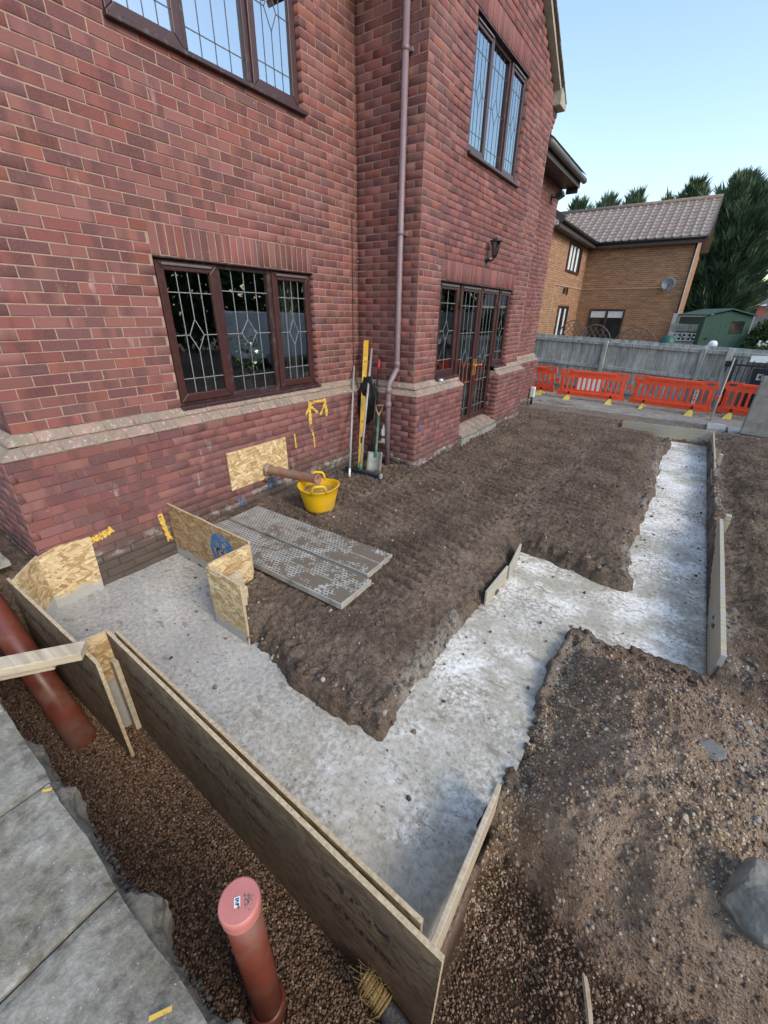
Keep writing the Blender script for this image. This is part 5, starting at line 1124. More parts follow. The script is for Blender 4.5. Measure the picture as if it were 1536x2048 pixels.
# ---- timber gate post and black metal gate
gp_ = thing('gate_post', 'grey timber gate post with black latch beside the metal gate', 'post', (4.36, 8.05, FZ))
mb = MB(); mb.box(4.30, 4.42, 7.98, 8.10, FZ, 1.32); mb.build('post', M['fence'], gp_, bevel=.008)
mb = MB(); mb.box(4.33, 4.45, 7.955, 7.98, .93, 1.05); mb.tube([(4.38, 7.95, 1.02), (4.38, 7.95, .82)], .01, 6); mb.build('latch', M['black'], gp_)
gt = thing('metal_gate', 'black metal bar gate behind the rightmost orange barrier', 'gate', (5.2, 7.9, FZ)); g0, g1 = Vector((4.50, 7.93, 0)), Vector((6.4, 7.62, 0))
for zz in (.02, .98): mb = MB(); mb.bar(g0+Vector((0, 0, zz)), g1+Vector((0, 0, zz)), .03, .035); mb.build('rail', M['black'], gt)
for i in range(19):
    p = g0.lerp(g1, i/18); mb = MB(); mb.tube([p+Vector((0, 0, -.06)), p+Vector((0, 0, 1.06+.03*(i % 2)))], .009, 6); mb.build('bar', M['black'], gt)
mb = MB(); mb.bar(g0+Vector((0, 0, FZ)), g0+Vector((0, 0, 1.1)), .06, .06, up=(0, 1, 0)); mb.build('stile', M['black'], gt)
pp_ = thing('grey_prop', 'thin grey tube propped between two orange barriers', 'pole', (4.35, 7.0, FZ)); mb = MB(); mb.tube([(4.36, 6.72, FZ+.0), (4.46, 7.86, 1.12)], .016, 8); mb.build('tube', M['greypole'], pp_, smooth=True)
gc = (g0+g1)/2; gd = (g1-g0).normalized(); gn = Vector((gd.y, -gd.x, 0))
bx = thing('white_cold_frame', 'pale blue white panel lying behind the black gate', 'panel', (5.0, 8.0, 1.0)); c = g0+gd*.56-gn*.22+Vector((0, 0, 1.13))
mb = MB(); mb.obox(c, gd*.34, Vector((0, .05, .09)), Vector((0, -.015, .008))); mb.build('sheet', M['curtain'], bx, bevel=.004)
mb = MB(); mb.bar(c-gd*.25+Vector((0, 0, -.1)), c-gd*.25+Vector((0, 0, -1.22)), .03, .03, up=fd_); mb.bar(c+gd*.25+Vector((0, 0, -.1)), c+gd*.25+Vector((0, 0, -1.22)), .03, .03, up=fd_); mb.build('stand', M['fence'], bx)
bn = thing('dark_bin', 'dark blue box bin with white label behind the gate bars', 'bin', (4.95, 8.05, FZ)); c = g0+gd*.50-gn*.22; mb = MB(); mb.prism([(-.11, FZ), (.11, FZ), (.14, .92), (-.14, .92)], c-gn*.12, gd, (0, 0, 1), gn*.2)
M['navy'] = plain('navy_plastic', (.02, .03, .055), .5, .15, 8, .1); mb.build('body', M['navy'], bn, bevel=.01)
mb = MB(); mb.obox(c+gn*.083+gd*.0+Vector((0, 0, .75)), gd*.05, Vector((0, 0, .065)), gn*.001); lb = mb.build('label', M['paper'], bn)
mb = MB(); mb.obox(c+gn*.0845+gd*.005+Vector((0, 0, .755)), gd*.028, Vector((0, 0, .035)), gn*.0006); mb.build('print', M['dish'], lb)
# ---- leaning concrete slab at the right edge
cs = Vector((4.80, 5.55, .06)); mb = MB(); e1 = Vector((1, -.14, 0)).normalized()
mb.add([cs, cs+e1*1.6, cs+e1*1.6+Vector((.10, .30, .92)), cs+Vector((.055, .30, .92)), cs+Vector((0, .12, -.02)), cs+e1*1.6+Vector((0, .12, -.02)), cs+e1*1.6+Vector((.10, .42, .90)), cs+Vector((.055, .42, .90))], [(0, 1, 2, 3), (4, 7, 6, 5), (0, 4, 5, 1), (1, 5, 6, 2), (2, 6, 7, 3), (3, 7, 4, 0)])
mb.v = [(x, y, z-.12 if z < .1 else z) for x, y, z in mb.v]
tag(mb.build('concrete_panel', M['concrete_old'], bevel=.015), 'rough grey concrete panel leaning at the right edge by the barrier', 'panel')
# white gas pipe box at the foot of the rear wing
gb = thing('meter_pipe', 'short grey and white service pipe at the foot of the rear wing', 'pipe', (.75, 5.9, 0)); mb = MB(); mb.tube([(.745, 5.80, -.05), (.745, 5.80, .12)], .03, 10); mb.build('base', M['black'], gb, smooth=True)
mb = MB(); mb.box(.69, .79, 5.76, 5.85, .12, .36); mb.build('box', M['white'], gb, bevel=.012)

# ================================================================== NEIGHBOURS
nh = thing('neighbour_house', 'buff brick neighbour house with pantile roof behind the fence', 'house', (0, 18, 0))
FY = 18.15; NXR = 2.60; NXL = -1.36; EZ = 4.62
mb = MB(); mb.box(NXL-6, NXR, FY, FY+5.5, -.2, EZ); mb.build('wall', M['buff'], nh)
mb = MB(); mb.box(NXL-6, NXL, 12.3, FY+.1, -.2, EZ-.002); mb.build('wing_wall', M['buff'], nh)
# gutters, fascia
mb = MB(); mb.box(NXL+.02, NXR+.28, FY-.30, FY-.27, EZ-.05, EZ+.16); mb.box(NXL+.29, NXL+.32, 11.9, FY-.28, EZ-.05, EZ+.16); mb.build('fascia', M['fascia'], nh)
mb = MB(); mb.box(NXL, NXR+.25, FY-.28, FY-.001, EZ-.03, EZ+.01); mb.box(NXL+.001, NXL+.3, 11.9, FY-.29, EZ-.035, EZ+.005); mb.build('soffit', M['fascia'], nh)
mb = MB(); mb.tube([(NXL+.3, FY-.36, EZ+.13), (NXR+.28, FY-.36, EZ+.14)], .055, 10); mb.tube([(NXL+.38, 11.9, EZ+.14), (NXL+.38, FY-.3, EZ+.13)], .055, 10); mb.build('gutter', M['black'], nh, smooth=True)
# roof slope towards us, tiles as pieces
RS = .60; RD = 2.75; rs0 = Vector((NXR+.33, FY-.40, EZ+.17)); sl_ = Vector((0, RD, RD*RS)); sln = Vector((0, -RS, 1)).normalized(); SL = sl_.length; sld = sl_.normalized(); RW = NXR+.33-(NXL-3.2)
mb = MB(); p0 = rs0+sln*-.04; mb.add([p0, p0+sl_, p0+sl_-Vector((RW, 0, 0)), p0-Vector((RW, 0, 0))], [(0, 1, 2, 3)]); p1 = rs0+sl_-sln*.04
mb.add([p1, p1+Vector((0, RD, -RD*RS)), p1+Vector((-RW, RD, -RD*RS)), p1-Vector((RW, 0, 0))], [(0, 1, 2, 3)]); rf_ = mb.build('roof', M['tile'], nh, recalc=False)
NR, TW = 11, .30; TL = SL/NR; tp = []
for i in range(9): u = i/8; tp.append((u*TW, .018*math.cos(u*2*math.pi)+.012*math.cos(u*4*math.pi+.6)))
Vt = []; Ft = []
for i, (a, b) in enumerate(tp): Vt += [Vector((-a, 0, 0))+sln*(b+.03), Vector((-a, 0, 0))+sld*TL*1.06+sln*(b+.004), Vector((-a, 0, 0))+sln*(b-.0)]
for i in range(8): Ft += [(3*i, 3*i+1, 3*i+4, 3*i+3), (3*i+2, 3*i, 3*i+3, 3*i+5)]
tme = bpy.data.meshes.new('roof_tile'); tme.from_pydata([tuple(v) for v in Vt], [], [f[::-1] for f in Ft]); tme.materials.append(M['tile']); tme.polygons.foreach_set('use_smooth', [True]*len(tme.polygons))
cnt = 0
for r_ in range(NR):
    for c_ in range(24):
        ob = bpy.data.objects.new('roof_tile', tme); ob.location = rs0+sld*TL*r_-Vector((c_*TW, 0, 0))+sln*(-.004+.003*rr.random()); link(ob, rf_)
mb = MB(); mb.tube([rs0+sl_+Vector((0, 0, .02)), rs0+sl_+Vector((-RW, 0, .02))], .10, 10); mb.build('ridge', M['roof'], nh, smooth=True)
# right gable: wall triangle, white bargeboard
mb = MB(); mb.prism([(FY+.01, EZ+.005), (FY+5.4, EZ+.005), (FY+5.4, EZ+.02), (FY+2.4, EZ+1.5), (FY+.01, EZ+.02)], (NXR-.3, 0, 0), (0, 1, 0), (0, 0, 1), (.28, 0, 0)); mb.build('gable', M['buff'], nh)
mb = MB(); mb.bar(rs0+Vector((.0, -.02, -.10)), rs0+sl_+Vector((0, 0, -.10)), .03, .16, up=(0, 0, 1)); mb.build('bargeboard', M['fascia'], nh)
mb = MB(); mb.box(NXR+.001, NXR+.05, FY+.02, FY+.24, -.1, EZ-.04); mb.build('lit_end_strip', M['whitepaint'], nh)  # pale strip stands for the lit end wall, light put into its colour
mb = MB(); mb.tube([(NXR+.02, FY-.05, EZ), (NXR+.02, FY-.05, -.1)], .035, 8); mb.build('downpipe', M['black'], nh, smooth=True)
mb = MB(); mb.add([(NXL+.44, 11.8, EZ+.16), (NXL+.44, FY+.6, EZ+.16), (NXL-2.6, FY+.6, EZ+1.95), (NXL-2.6, 11.8, EZ+1.95)], [(0, 1, 2, 3)]); mb.build('wing_roof', M['tile'], nh)
mb = MB(); mb.bar((NXL+.46, 11.82, EZ+.12), (NXL-2.6, 11.82, EZ+1.9), .03, .2); mb.build('bargeboard', M['fascia'], nh)
def nwin(name, a, b, c, face, mats, nm=1, low=.0):
    """face 'f': facade y=FY; 'w': wing x=NXL. a,b along; c=(z0,z1)"""
    P = (lambda s, z, k: (s, FY-k, z)) if face == 'f' else (lambda s, z, k: (NXL+k, s, z))
    def rc(mb, s0, s1, z0, z1, k0, k1):
        vs = [P(s0, z0, k0), P(s1, z0, k0), P(s1, z1, k0), P(s0, z1, k0), P(s0, z0, k1), P(s1, z0, k1), P(s1, z1, k1), P(s0, z1, k1)]; mb.add(vs, [(0, 3, 2, 1), (4, 5, 6, 7), (0, 1, 5, 4), (1, 2, 6, 5), (2, 3, 7, 6), (3, 0, 4, 7)])
    mb = MB(); f = .07; rc(mb, a, b, c[0], c[0]+f, -.02, .04); rc(mb, a, b, c[1]-f, c[1], -.02, .04); rc(mb, a, a+f, c[0]+f, c[1]-f, -.02, .04); rc(mb, b-f, b, c[0]+f, c[1]-f, -.02, .04)
    for i in range(1, nm): s = a+(b-a)*i/nm; rc(mb, s-f*.6, s+f*.6, c[0]+f, c[1]-f, -.02, .04)
    o = mb.build(name, M['upvc'], nh)
    for i in range(nm):
        s0, s1 = a+(b-a)*i/nm+f*.8, a+(b-a)*(i+1)/nm-f*.8
        mb = MB(); rc(mb, s0, s1, c[0]+f, c[1]-f, .002, .008); mb.build('pane', mats[0], o)
        if len(mats) > 1: mb = MB(); rc(mb, s0, s1, c[1]-f-(c[1]-c[0])*mats[2], c[1]-f-.02, .009, .012); mb.build('blind', mats[1], o)
    return o
t = NT('dark_glass'); M['darkglass'] = t.fin((.02, .022, .022), .06, None, Specular_IOR_Level=.8)
nwin('patio_door', -.80, .66, (.05, 2.24), 'f', (M['darkglass'], M['curtain'], .13), 2)
wnd = nwin('window', 14.75, 16.9, (3.52, 4.50), 'w', (M['darkglass'],), 2)
for s in (15.0, 15.5, 16.1): mb = MB(); mb.box(NXL+.012, NXL+.02, s, s+.28, 3.6, 4.42); mb.build('curtain', M['curtain'], wnd)
dr_ = nwin('back_door', 14.7, 16.35, (.05, 2.32), 'w', (M['darkglass'],), 2)
for s in (14.95, 15.75): mb = MB(); mb.box(NXL+.012, NXL+.02, s, s+.22, .2, 2.2); mb.build('curtain', M['curtain'], dr_)
mb = MB(); mb.box(NXL, NXL+.06, 15.0, 15.2, 2.75, 2.95); mb.box(NXL, NXL+.05, 15.5, 15.62, 2.7, 2.98); mb.build('wall_lamp', M['black'], nh)
mb = MB(); mb.tube([(NXL+.01, 13.6, .2), (NXL+.01, 13.6, 3.0), (NXL+.01, FY-.01, 3.03)], .02, 6); mb.tube([(NXL, FY-.012, 3.03), (2.0, FY-.012, 3.05)], .014, 6); mb.build('cable', M['stickwood'], nh)
ds = thing('satellite_dish', 'grey satellite dish on the buff brick gable wall', 'dish', (2.0, FY-.2, 3.15)); ax = Vector((.25, -1, .25)).normalized(); c = Vector((2.02, FY-.30, 3.16))
mb = MB(); mb.lathe(c, [(.0, -.045), (.11, -.03), (.2, .005), (.26, .035), (.26, .045), (.2, .015), (.11, -.02), (0, -.035)], 20, axis=ax); mb.build('reflector', M['dish'], ds, smooth=True)
mb = MB(); mb.tube([c-Vector((0, 0, .22)), c+ax*.28-Vector((0, 0, .1))], .012, 6); mb.tube([c-ax*.04, (2.02, FY, 3.02)], .018, 6); mb.build('arm', M['black'], ds); mb = MB(); mb.lathe(c+ax*.26-Vector((0, 0, .1)), [(0, 0), (.03, 0), (.03, .08), (0, .08)], 10, axis=ax); mb.build('receiver', M['black'], ds)
# trellis arches behind the fence
def trellis(x, y, wd, z0, zt, label):
    t = thing('trellis', label, 'trellis', (x, y, 0), 'arched trellis panels in the neighbour garden'); arc = [(x-wd/2+wd*i/12, y, z0+(zt-z0)*math.sin(math.pi*i/12)**.7) for i in range(13)]
    mb = MB(); mb.tube(arc, .018, 6); mb.tube([(x-wd/2, y, 0), (x-wd/2, y, z0)], .018, 6); mb.tube([(x+wd/2, y, 0), (x+wd/2, y, z0)], .018, 6); mb.build('frame', M['trellis'], t)
    mb = MB()
    for s in (-1, 1):
        for i in range(-4, 9):
            x0 = x-wd/2+i*wd/6; a = None
            pts = []
            for k in range(12):
                xx = x0+s*k*.05+(wd if s < 0 else 0)*0; zz = z0-.45+k*.07
                if abs(xx-x) < wd/2 and zz < z0+(zt-z0)*math.sin(math.pi*(xx-x+wd/2)/wd)**.7: pts.append((xx, y+.01*s, zz))
            if len(pts) > 1: mb.bar(pts[0], pts[-1], .012, .018)
    mb.build('lattice', M['trellis'], t); return t
trellis(-.35, 13.5, 1.0, 1.35, 1.78, 'arched lattice trellis in front of the back door'); trellis(.62, 12.6, 1.05, 1.25, 1.66, 'arched lattice trellis in front of the patio door'); trellis(1.98, 12.0, 1.25, 1.2, 1.62, 'arched lattice trellis below the satellite dish')
# ---- screen block wall and garden wall
sw = thing('screen_wall', 'pierced concrete screen block wall beside the green shed', 'wall', (3.1, 14.4, 0)); S0 = Vector((2.72, 14.35, 0)); BS = .29
ring = [(.5+.24*math.cos(a*math.pi/4), .5+.24*math.sin(a*math.pi/4)) for a in range(8)]
for r_ in range(6):
    for c_ in range(4):
        o0 = S0+Vector((c_*BS*.98, 0, .02+r_*BS*1.0))
        if r_ % 2 == 0 and r_ < 9:
            fr = lambda s, z, k, o0=o0: o0+Vector((s*BS*.95, k, z*BS*.95))
            hs = [[(.5+q*math.cos(a0+da), .5+q*math.sin(a0+da)) for q, da in ((.14, -.5), (.44, -.45), (.5, 0), (.44, .45), (.14, .5))] for a0 in (math.pi/4, 3*math.pi/4, 5*math.pi/4, 7*math.pi/4)]
            hs += [[(.5+.1*math.cos(a*math.pi/3), .5+.1*math.sin(a*math.pi/3)) for a in range(6)]]
            fill_poly([(0, 0), (1, 0), (1, 1), (0, 1)], hs, 'screen_block', M['pale_conc'], sw, .09, fr)
        else: mb = MB(); mb.box(o0.x, o0.x+BS*.95, o0.y-.04, o0.y+.04, o0.z+.03, o0.z+BS*.9); mb.build('solid_block', M['concrete_old'], sw)
gw = thing('garden_wall', 'long dark concrete panel wall behind the shed', 'wall', (5, 17.5, 0))
for i in range(6): mb = MB(); mb.box(2.65+i*1.25, 3.86+i*1.25, 17.3+i*.12, 17.36+i*.12, -.1, 2.02); mb.build('panel', M['concrete_old'], gw)
for i in range(7): mb = MB(); mb.box(2.56+i*1.25, 2.68+i*1.25, 17.24+i*.12, 17.36+i*.12, -.1, 2.08); mb.build('post', M['pale_conc'], gw)
# ---- green shed
shd = thing('garden_shed', 'dark green timber shed with small window behind the fence', 'shed', (4.3, 14.6, 0)); c0 = Vector((3.66, 14.05, 0)); e1 = Vector((1.0, .52, 0)).normalized(); e2 = Vector((-e1.y, e1.x, 0)); SW = 1.46
for i in range(13):
    s = i*SW/13; zt = 1.99+.16*(1-abs((s+SW/26)/SW-.5)*2); mb = MB(); mb.obox(c0+e1*(s+SW/26)+Vector((0, 0, zt/2)), e1*(SW/26-.002), e2*.012, Vector((0, 0, zt/2))); mb.build('board', M['shed'], shd)
mb = MB(); mb.obox(c0+e1*SW/2+e2*.85+Vector((0, 0, .98)), e1*(SW/2-.01), e2*.83, Vector((0, 0, .98))); mb.build('body', M['shed'], shd)
for s0, s1, za, zb in ((-.08, SW/2, 2.0, 2.19), (SW/2, SW+.08, 2.19, 2.0)):
    A, B = c0+e1*s0+Vector((0, 0, za)), c0+e1*s1+Vector((0, 0, zb)); mb = MB(); mb.add([A-e2*.08, B-e2*.08, B+e2*1.75, A+e2*1.75, A-e2*.08+Vector((0, 0, .04)), B-e2*.08+Vector((0, 0, .04)), B+e2*1.75+Vector((0, 0, .04)), A+e2*1.75+Vector((0, 0, .04))], [(0, 1, 2, 3), (4, 7, 6, 5), (0, 4, 5, 1), (1, 5, 6, 2), (2, 6, 7, 3), (3, 7, 4, 0)]); mb.build('roof', M['shed'], shd)
mb = MB(); mb.obox(c0+e1*1.06+Vector((0, 0, 1.66))-e2*.016, e1*.2, e2*.008, Vector((0, 0, .19))); mb.build('window', M['darkglass'], shd)
mb = MB(); mb.obox(c0+e1*.22+Vector((0, 0, 1.3))-e2*.02, e1*.05, e2*.012, Vector((0, 0, .02))); mb.build('latch', M['black'], shd)
# ---- foliage
def leaves(name, P, D, size, wd, mat, parent):
    """narrow leaf blades: P base points, D direction (unit), size length"""
    n = len(P); r_ = RNG.normal(size=(n, 3)); sd_ = np.cross(D, r_); sd_ /= np.linalg.norm(sd_, axis=1)[:, None]+1e-9; sz = np.asarray(size)[:, None]
    V = np.stack([P-sd_*sz*wd*.3, P+D*sz*.45+sd_*sz*wd, P+D*sz, P+D*sz*.45-sd_*sz*wd], 1).reshape(-1, 3); Fq = np.arange(n*4).reshape(-1, 4)
    return npmesh(name, V, Fq, mat, parent)
def conifer(x, y, z0, h, r, mat, label, nb=120, tilt=(0, 0), dens=1., lean=6., leafs=.42):
    t = thing('conifer_tree', label, 'tree', (x, y, z0), 'conifers behind the houses'); Pp = []; Dd = []; Ss = []
    mb = MB(); mb.tube([(x, y, z0), (x+tilt[0]*.5, y+tilt[1]*.5, z0+h*.5), (x+tilt[0], y+tilt[1], z0+h*.93)], [r*.10, r*.07, .02], 8); mb.build('trunk', M['bark'], t, smooth=True)
    for i in range(nb):
        f = (i+.5)/nb; f = f**.85; zb = z0+h*(.02+.93*f); rad = r*(1-f)**.8*(.7+.5*RNG.random())*((.55+.45*min(1, f*6)) if lean == 6 else (.20+.80*min(1, f*lean)))+.12; a = RNG.uniform(0, 2*math.pi); up = .6+.9*f+3.5*max(0, f-.75)
        b0 = np.array([x+tilt[0]*f, y+tilt[1]*f, zb]); d_ = np.array([math.cos(a), math.sin(a), up*RNG.uniform(.6, 1.2)]); d_ /= np.linalg.norm(d_); L = rad*(1.25 if RNG.random() > .22 else 1.75)+.25
        m = int((50+90*L)*dens); q = RNG.random(m)**.7; side = RNG.normal(size=(m, 3)); pts = b0+d_*(q*L)[:, None]+side*(.05+.16*L*(1-q)*.55)[:, None]+np.array([0, 0, 1])*(.10*L*q**2)[:, None]
        dr = d_*1.3+np.array([0, 0, .6])+RNG.normal(size=(m, 3))*.48; dr /= np.linalg.norm(dr, axis=1)[:, None]; Pp.append(pts); Dd.append(dr); Ss.append(RNG.uniform(.6, 1.5, m)*leafs*1.25)
    leaves('crown', np.concatenate(Pp), np.concatenate(Dd), np.concatenate(Ss), .055, mat, t); return t
conifer(3.75, 29.5, -.3, 8.9, 2.9, M['conifer'], 'tall dark conifer to the right of the neighbour roof', 340, (-.35, 0), 1.2, 2.3, leafs=.42)
conifer(1.2, 30.5, -.3, 9.3, 2.2, M['conifer2'], 'olive green conifer top just left of the tall dark conifer', 150, (0, 0), 1.0, leafs=.36)
conifer(-.2, 29.5, -.3, 8.5, 1.9, M['conifer2'], 'thin conifer top above the right half of the neighbour roof', 90, (.3, 0), .6, leafs=.36)
conifer(-1.7, 28., -.3, 8.6, 2.0, M['conifer'], 'conifer top above the middle of the neighbour roof', 110, (.2, 0), .8, leafs=.36)
conifer(-2.9, 27.2, -.3, 8.4, 2.0, M['conifer'], 'conifer top above the left of the neighbour roof', 100, (0, 0), .8, leafs=.36)
conifer(-4.4, 26.4, -.3, 8.1, 2.0, M['conifer'], 'conifer top between the brick wing and the neighbour house', 110, (.2, 0), .9, leafs=.36)
def bush(name, c, s, n, size, mat, label, cat, wd=.3, group=None):
    t = thing(name, label, cat, (c[0], c[1], c[2]-s[2]), group); q = RNG.normal(size=(n, 3)); q /= np.linalg.norm(q, axis=1)[:, None]; rad = RNG.random(n)**.4*(1+.25*fbm(q[:, 0]*2.3+c[0], q[:, 1]*2.3+q[:, 2]*2, 3, 7)); P = np.array(c)+q*rad[:, None]*np.array(s)
    D = q+RNG.normal(size=(n, 3))*.6; D /= np.linalg.norm(D, axis=1)[:, None]; leaves('foliage', P, D, RNG.uniform(.6, 1.2, n)*size, wd, mat, t)
    mb = MB(); mb.tube([(c[0], c[1], c[2]-s[2]-.1), (c[0]+.05, c[1], c[2])], [.05, .02], 6); mb.build('stem', M['bark'], t); return t
bush('ivy_bush', (5.75, 14.9, 1.0), (.75, .8, 1.05), 5200, .16, M['hedge'], 'dark green bush right of the green shed', 'bush')
bush('garden_shrub', (5.55, 11.6, .95), (.5, .4, .42), 1500, .14, M['stem'], 'low shrub with pale flowers behind the fence on the right', 'shrub')
fw_ = thing('pale_flowers', 'clump of pale cream flowers above the fence at the right', 'flowers', (5.3, 11.3, 1.2)); mb = MB()
for i in range(16): c = Vector((5.05+.6*rr.random(), 11.2+.3*rr.random(), 1.22+.14*rr.random())); mb.lathe(c, [(.0, 0), (.02, .01), (.03, .045), (.012, .05), (0, .03)], 6)
mb.build('blooms', M['petal'], fw_); mb = MB()
for i in range(16): x = 5.05+.04*i; mb.tube([(x, 11.3, .3), (x, 11.3, 1.22)], .006, 4)
mb.build('stalks', M['stem'], fw_)
mb = MB(); mb.lathe((4.03, 10.6, 1.25), [(0, .12), (.06, .11), (.10, .07), (.115, .0), (.09, -.06), (0, -.08)], 14); hb_ = thing('white_ball', 'white ball finial just above the fence top', 'finial', (4.03, 10.6, 1.2)); mb.build('ball', M['white'], hb_, smooth=True); mb = MB(); mb.tube([(4.03, 10.6, -.1), (4.03, 10.6, 1.18)], .03, 6); mb.build('stake', M['trellis'], hb_)
gs = thing('green_barrel', 'dark green round water butt by the screen wall', 'barrel', (2.78, 13.6, 0)); mb = MB(); mb.lathe((2.80, 13.6, -.1), [(.2, 0), (.26, .6), (.25, 1.25), (.18, 1.42), (0, 1.48)], 16); M['greenplastic'] = plain('green_plastic', (.02, .09, .07), .5, .15, 6, .1); mb.build('drum', M['greenplastic'], gs, smooth=True)
# ---- far houses and bare tree on the right skyline
def farhouse(x, y, w_, d_, ez, rz, wall_, roof_, label, chim=True):
    t = thing('far_house', label, 'house', (x, y, 0)); mb = MB(); mb.box(x, x+w_, y, y+d_, -.3, ez); mb.build('wall', wall_, t)
    mb = MB(); mb.add([(x-.2, y-.3, ez), (x+w_+.2, y-.3, ez), (x+w_+.2, y+d_/2, rz), (x-.2, y+d_/2, rz), (x-.2, y+d_+.3, ez), (x+w_+.2, y+d_+.3, ez)], [(0, 1, 2, 3), (3, 2, 5, 4), (0, 3, 4), (1, 5, 2)]); r_ = mb.build('roof', roof_, t)
    for i in range(3): s = x+w_*(.15+.3*i); mb = MB(); mb.box(s, s+w_*.12, y-.03, y, ez-1.4, ez-.4); mb.build('window', M['darkglass'], t)
    mb = MB(); mb.box(x-.2, x+w_+.2, y-.34, y-.30, ez-.12, ez+.08); mb.build('fascia', M['whitepaint'], t)
    if chim: mb = MB(); mb.box(x+w_*.6, x+w_*.6+.8, y+d_/2-.4, y+d_/2+.4, rz-.6, rz+1.4); mb.build('chimney', M['farbrick'], r_); mb = MB(); mb.lathe((x+w_*.6+.4, y+d_/2, rz+1.4), [(.15, 0), (.12, .4), (.09, .4)], 8); mb.build('chimney_pot', M['farbrick'], r_)
    return t
farhouse(6.0, 62, 7.5, 7, 3.4, 5.6, M['farbrick'], M['distroof'], 'distant red brick house with chimney on the skyline')
farhouse(7.4, 36, 9, 6, 2.6, 4.6, M['distwall'], M['distroof'], 'distant low bungalow with pale fascia at the right edge', False)
bush('far_hedge', (4.5, 40, 1.1), (2.2, 1., 1.2), 2600, .35, M['conifer2'], 'hazy far hedge between the distant roofs', 'hedge')
M['paletwig'] = plain('pale_twig', (.42, .36, .24), .8, .1)
bt_ = thing('bare_tree', 'pale leafless tree on the skyline at the right edge', 'tree', (13.5, 55, 0)); mb = MB()
def grow(p, d_, L, r_, k):
    q = p+d_*L; mb.tube([p, q], [r_, r_*.7], 5, cap=False)
    if k > 0:
        for _ in range(4 if k > 1 else 5):
            nd_ = (d_+Vector((rr.gauss(0, .5), rr.gauss(0, .5), rr.gauss(.15, .35)))).normalized(); grow(p.lerp(q, rr.uniform(.55, 1.)), nd_, L*rr.uniform(.55, .8), r_*.6, k-1)
grow(Vector((13.5, 55, -.3)), Vector((0, 0, 1)), 2.6, .16, 5); mb.build('branches', M['paletwig'], bt_, recalc=False)

# ================================================================== INSIDE THE GROUND FLOOR WINDOW
fp = thing('flower_vase', 'vase of white and pink flowers on the sill inside the front window', 'flowers', (-.20, -1.72, 1.11))
mb = MB(); mb.lathe((-.20, -1.72, 1.112), [(0, 0), (.04, 0), (.06, .04), (.06, .12), (.035, .2), (.045, .24)], 16); mb.build('vase', M['curtain'], fp, smooth=True)
P_ = np.array((-.20, -1.72, 1.5))+RNG.normal(size=(420, 3))*np.array((.07, .11, .12)); D_ = RNG.normal(size=(420, 3))+np.array((0, 0, .5)); D_ /= np.linalg.norm(D_, axis=1)[:, None]; leaves('foliage', P_, D_, RNG.uniform(.04, .09, 420), .25, M['stem'], fp)
mb = MB(); mb2 = MB()
for i in range(15):
    c = Vector((-.135+rr.gauss(0, .015), -1.72+rr.gauss(0, .12), 1.58+rr.gauss(0, .09)))
    (mb if i % 4 else mb2).lathe(c, [(0, -.02), (.038, -.014), (.046, .012), (.022, .034), (0, .03)], 8)
mb.build('white_blooms', M['petal'], fp, smooth=True); mb2.build('pink_blooms', M['pinkpetal'], fp, smooth=True); mb = MB()
for i in range(7): mb.tube([(-.20, -1.72, 1.25), (-.26+rr.gauss(0, .05), -1.72+rr.gauss(0, .08), 1.55)], .004, 5)
mb.build('stalks', M['stem'], fp)
pf = thing('picture_frame', 'small pale picture frame on the sill behind the left window pane', 'frame', (-.24, -2.12, 1.11)); mb = MB(); mb.obox((-.24, -2.12, 1.21), (0, .075, 0), (.02, 0, .095), (.008, 0, -.002)); mb.build('surround', M['whitepaint'], pf); mb = MB(); mb.obox((-.231, -2.12, 1.21), (0, .055, 0), (.0145, 0, .07), (.001, 0, 0)); mb.build('picture', M['stickwood'], pf)
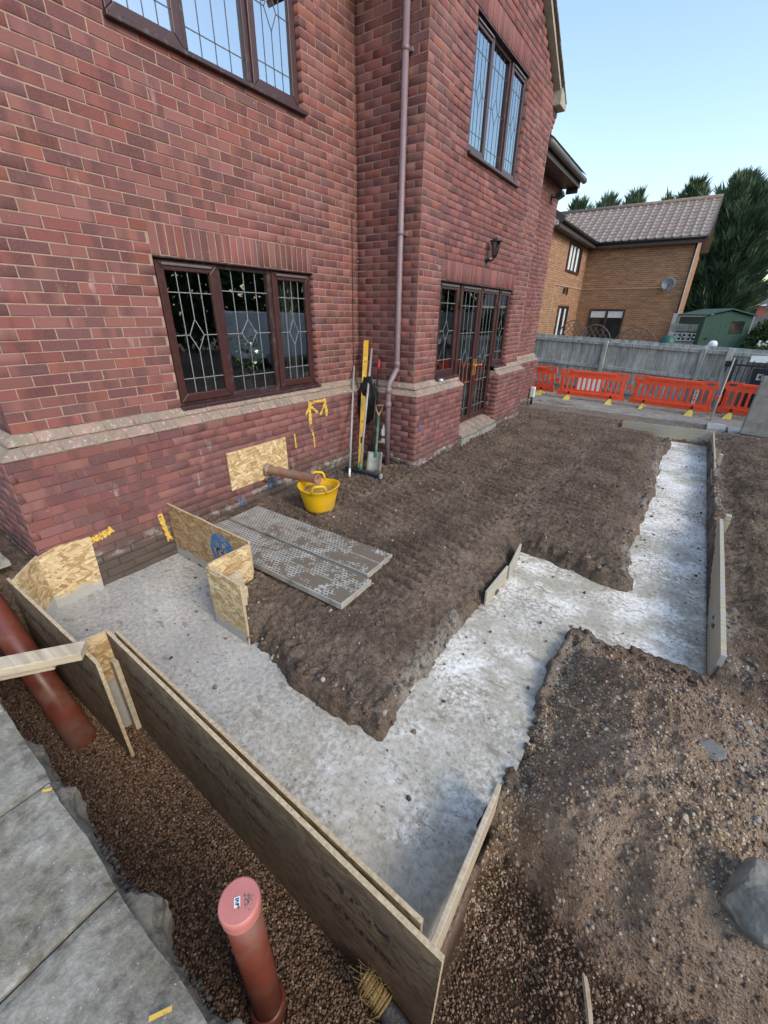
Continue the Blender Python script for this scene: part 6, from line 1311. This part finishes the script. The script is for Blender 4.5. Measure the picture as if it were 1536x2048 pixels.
mb = MB(); mb.lathe((-.22, -1.03, 1.112), [(0, 0), (.055, 0), (.05, .03), (.022, .12), (.012, .15), (.022, .19), (0, .21)], 14); tag(mb.build('ornament', M['white'], smooth=True), 'white bell shaped ornament on the sill behind the right window pane', 'ornament')
mb = MB(); mb.lathe((-.25, -1.38, 1.112), [(0, 0), (.035, 0), (.035, .2), (.02, .24), (0, .25)], 14); tag(mb.build('candle_jar', M['yellow_level'], smooth=True), 'small yellow topped jar on the sill behind the middle pane', 'jar')
# ================================================================== ACROSS THE SITE, SEEN ONLY IN THE WINDOW GLASS
van = thing('white_van', 'white panel van parked across the site, seen only in the window glass', 'van', (10.5, 8.0, -.1))
mb = MB(); mb.prism([(-2.4, .35), (2.3, .35), (2.4, .6), (2.4, 1.05), (1.75, 1.25), (1.25, 1.95), (-2.35, 2.0), (-2.4, .6)], (9.6, 8.2, -.1), (0, 1, 0), (0, 0, 1), (1.8, 0, 0)); mb.build('body', M['vanwhite'], van, bevel=.06)
mb = MB(); mb.prism([(.55, 1.2), (1.55, 1.25), (1.2, 1.75), (.55, 1.78)], (9.59, 8.2, -.1), (0, 1, 0), (0, 0, 1), (.02, 0, 0)); mb.build('window', M['darkglass'], van)
for yy in (6.7, 9.8):
    mb = MB(); mb.lathe((9.62, yy, .22), [(0, -.02), (.2, -.02), (.33, 0), (.33, .2), (0, .2)], 20, axis=(1, 0, 0)); wh = mb.build('wheel', M['black'], van); mb = MB(); mb.lathe((9.6, yy, .22), [(0, -.02), (.17, -.015), (.19, .01)], 12, axis=(1, 0, 0)); mb.build('hub', M['greypole'], wh)
for i, (x, y, h, l) in enumerate(((17, 2, 7, 'broad dark tree across the site, nearest the viewpoint side'), (18, 9, 8, 'broad dark tree across the site behind the van'), (16, 15, 7, 'broad dark tree across the site beyond the van'), (17, -6, 7, 'broad dark tree across the site behind the viewpoint'), (13.5, 24, 8, 'broad dark tree across the site beyond the far hedge'))):
    bush('boundary_tree', (x, y, h*.5), (2.6, 3.6, h*.5), 5200, .5, M['hedge'], l+', seen only in the glass', 'tree', .3, 'boundary trees across the site')
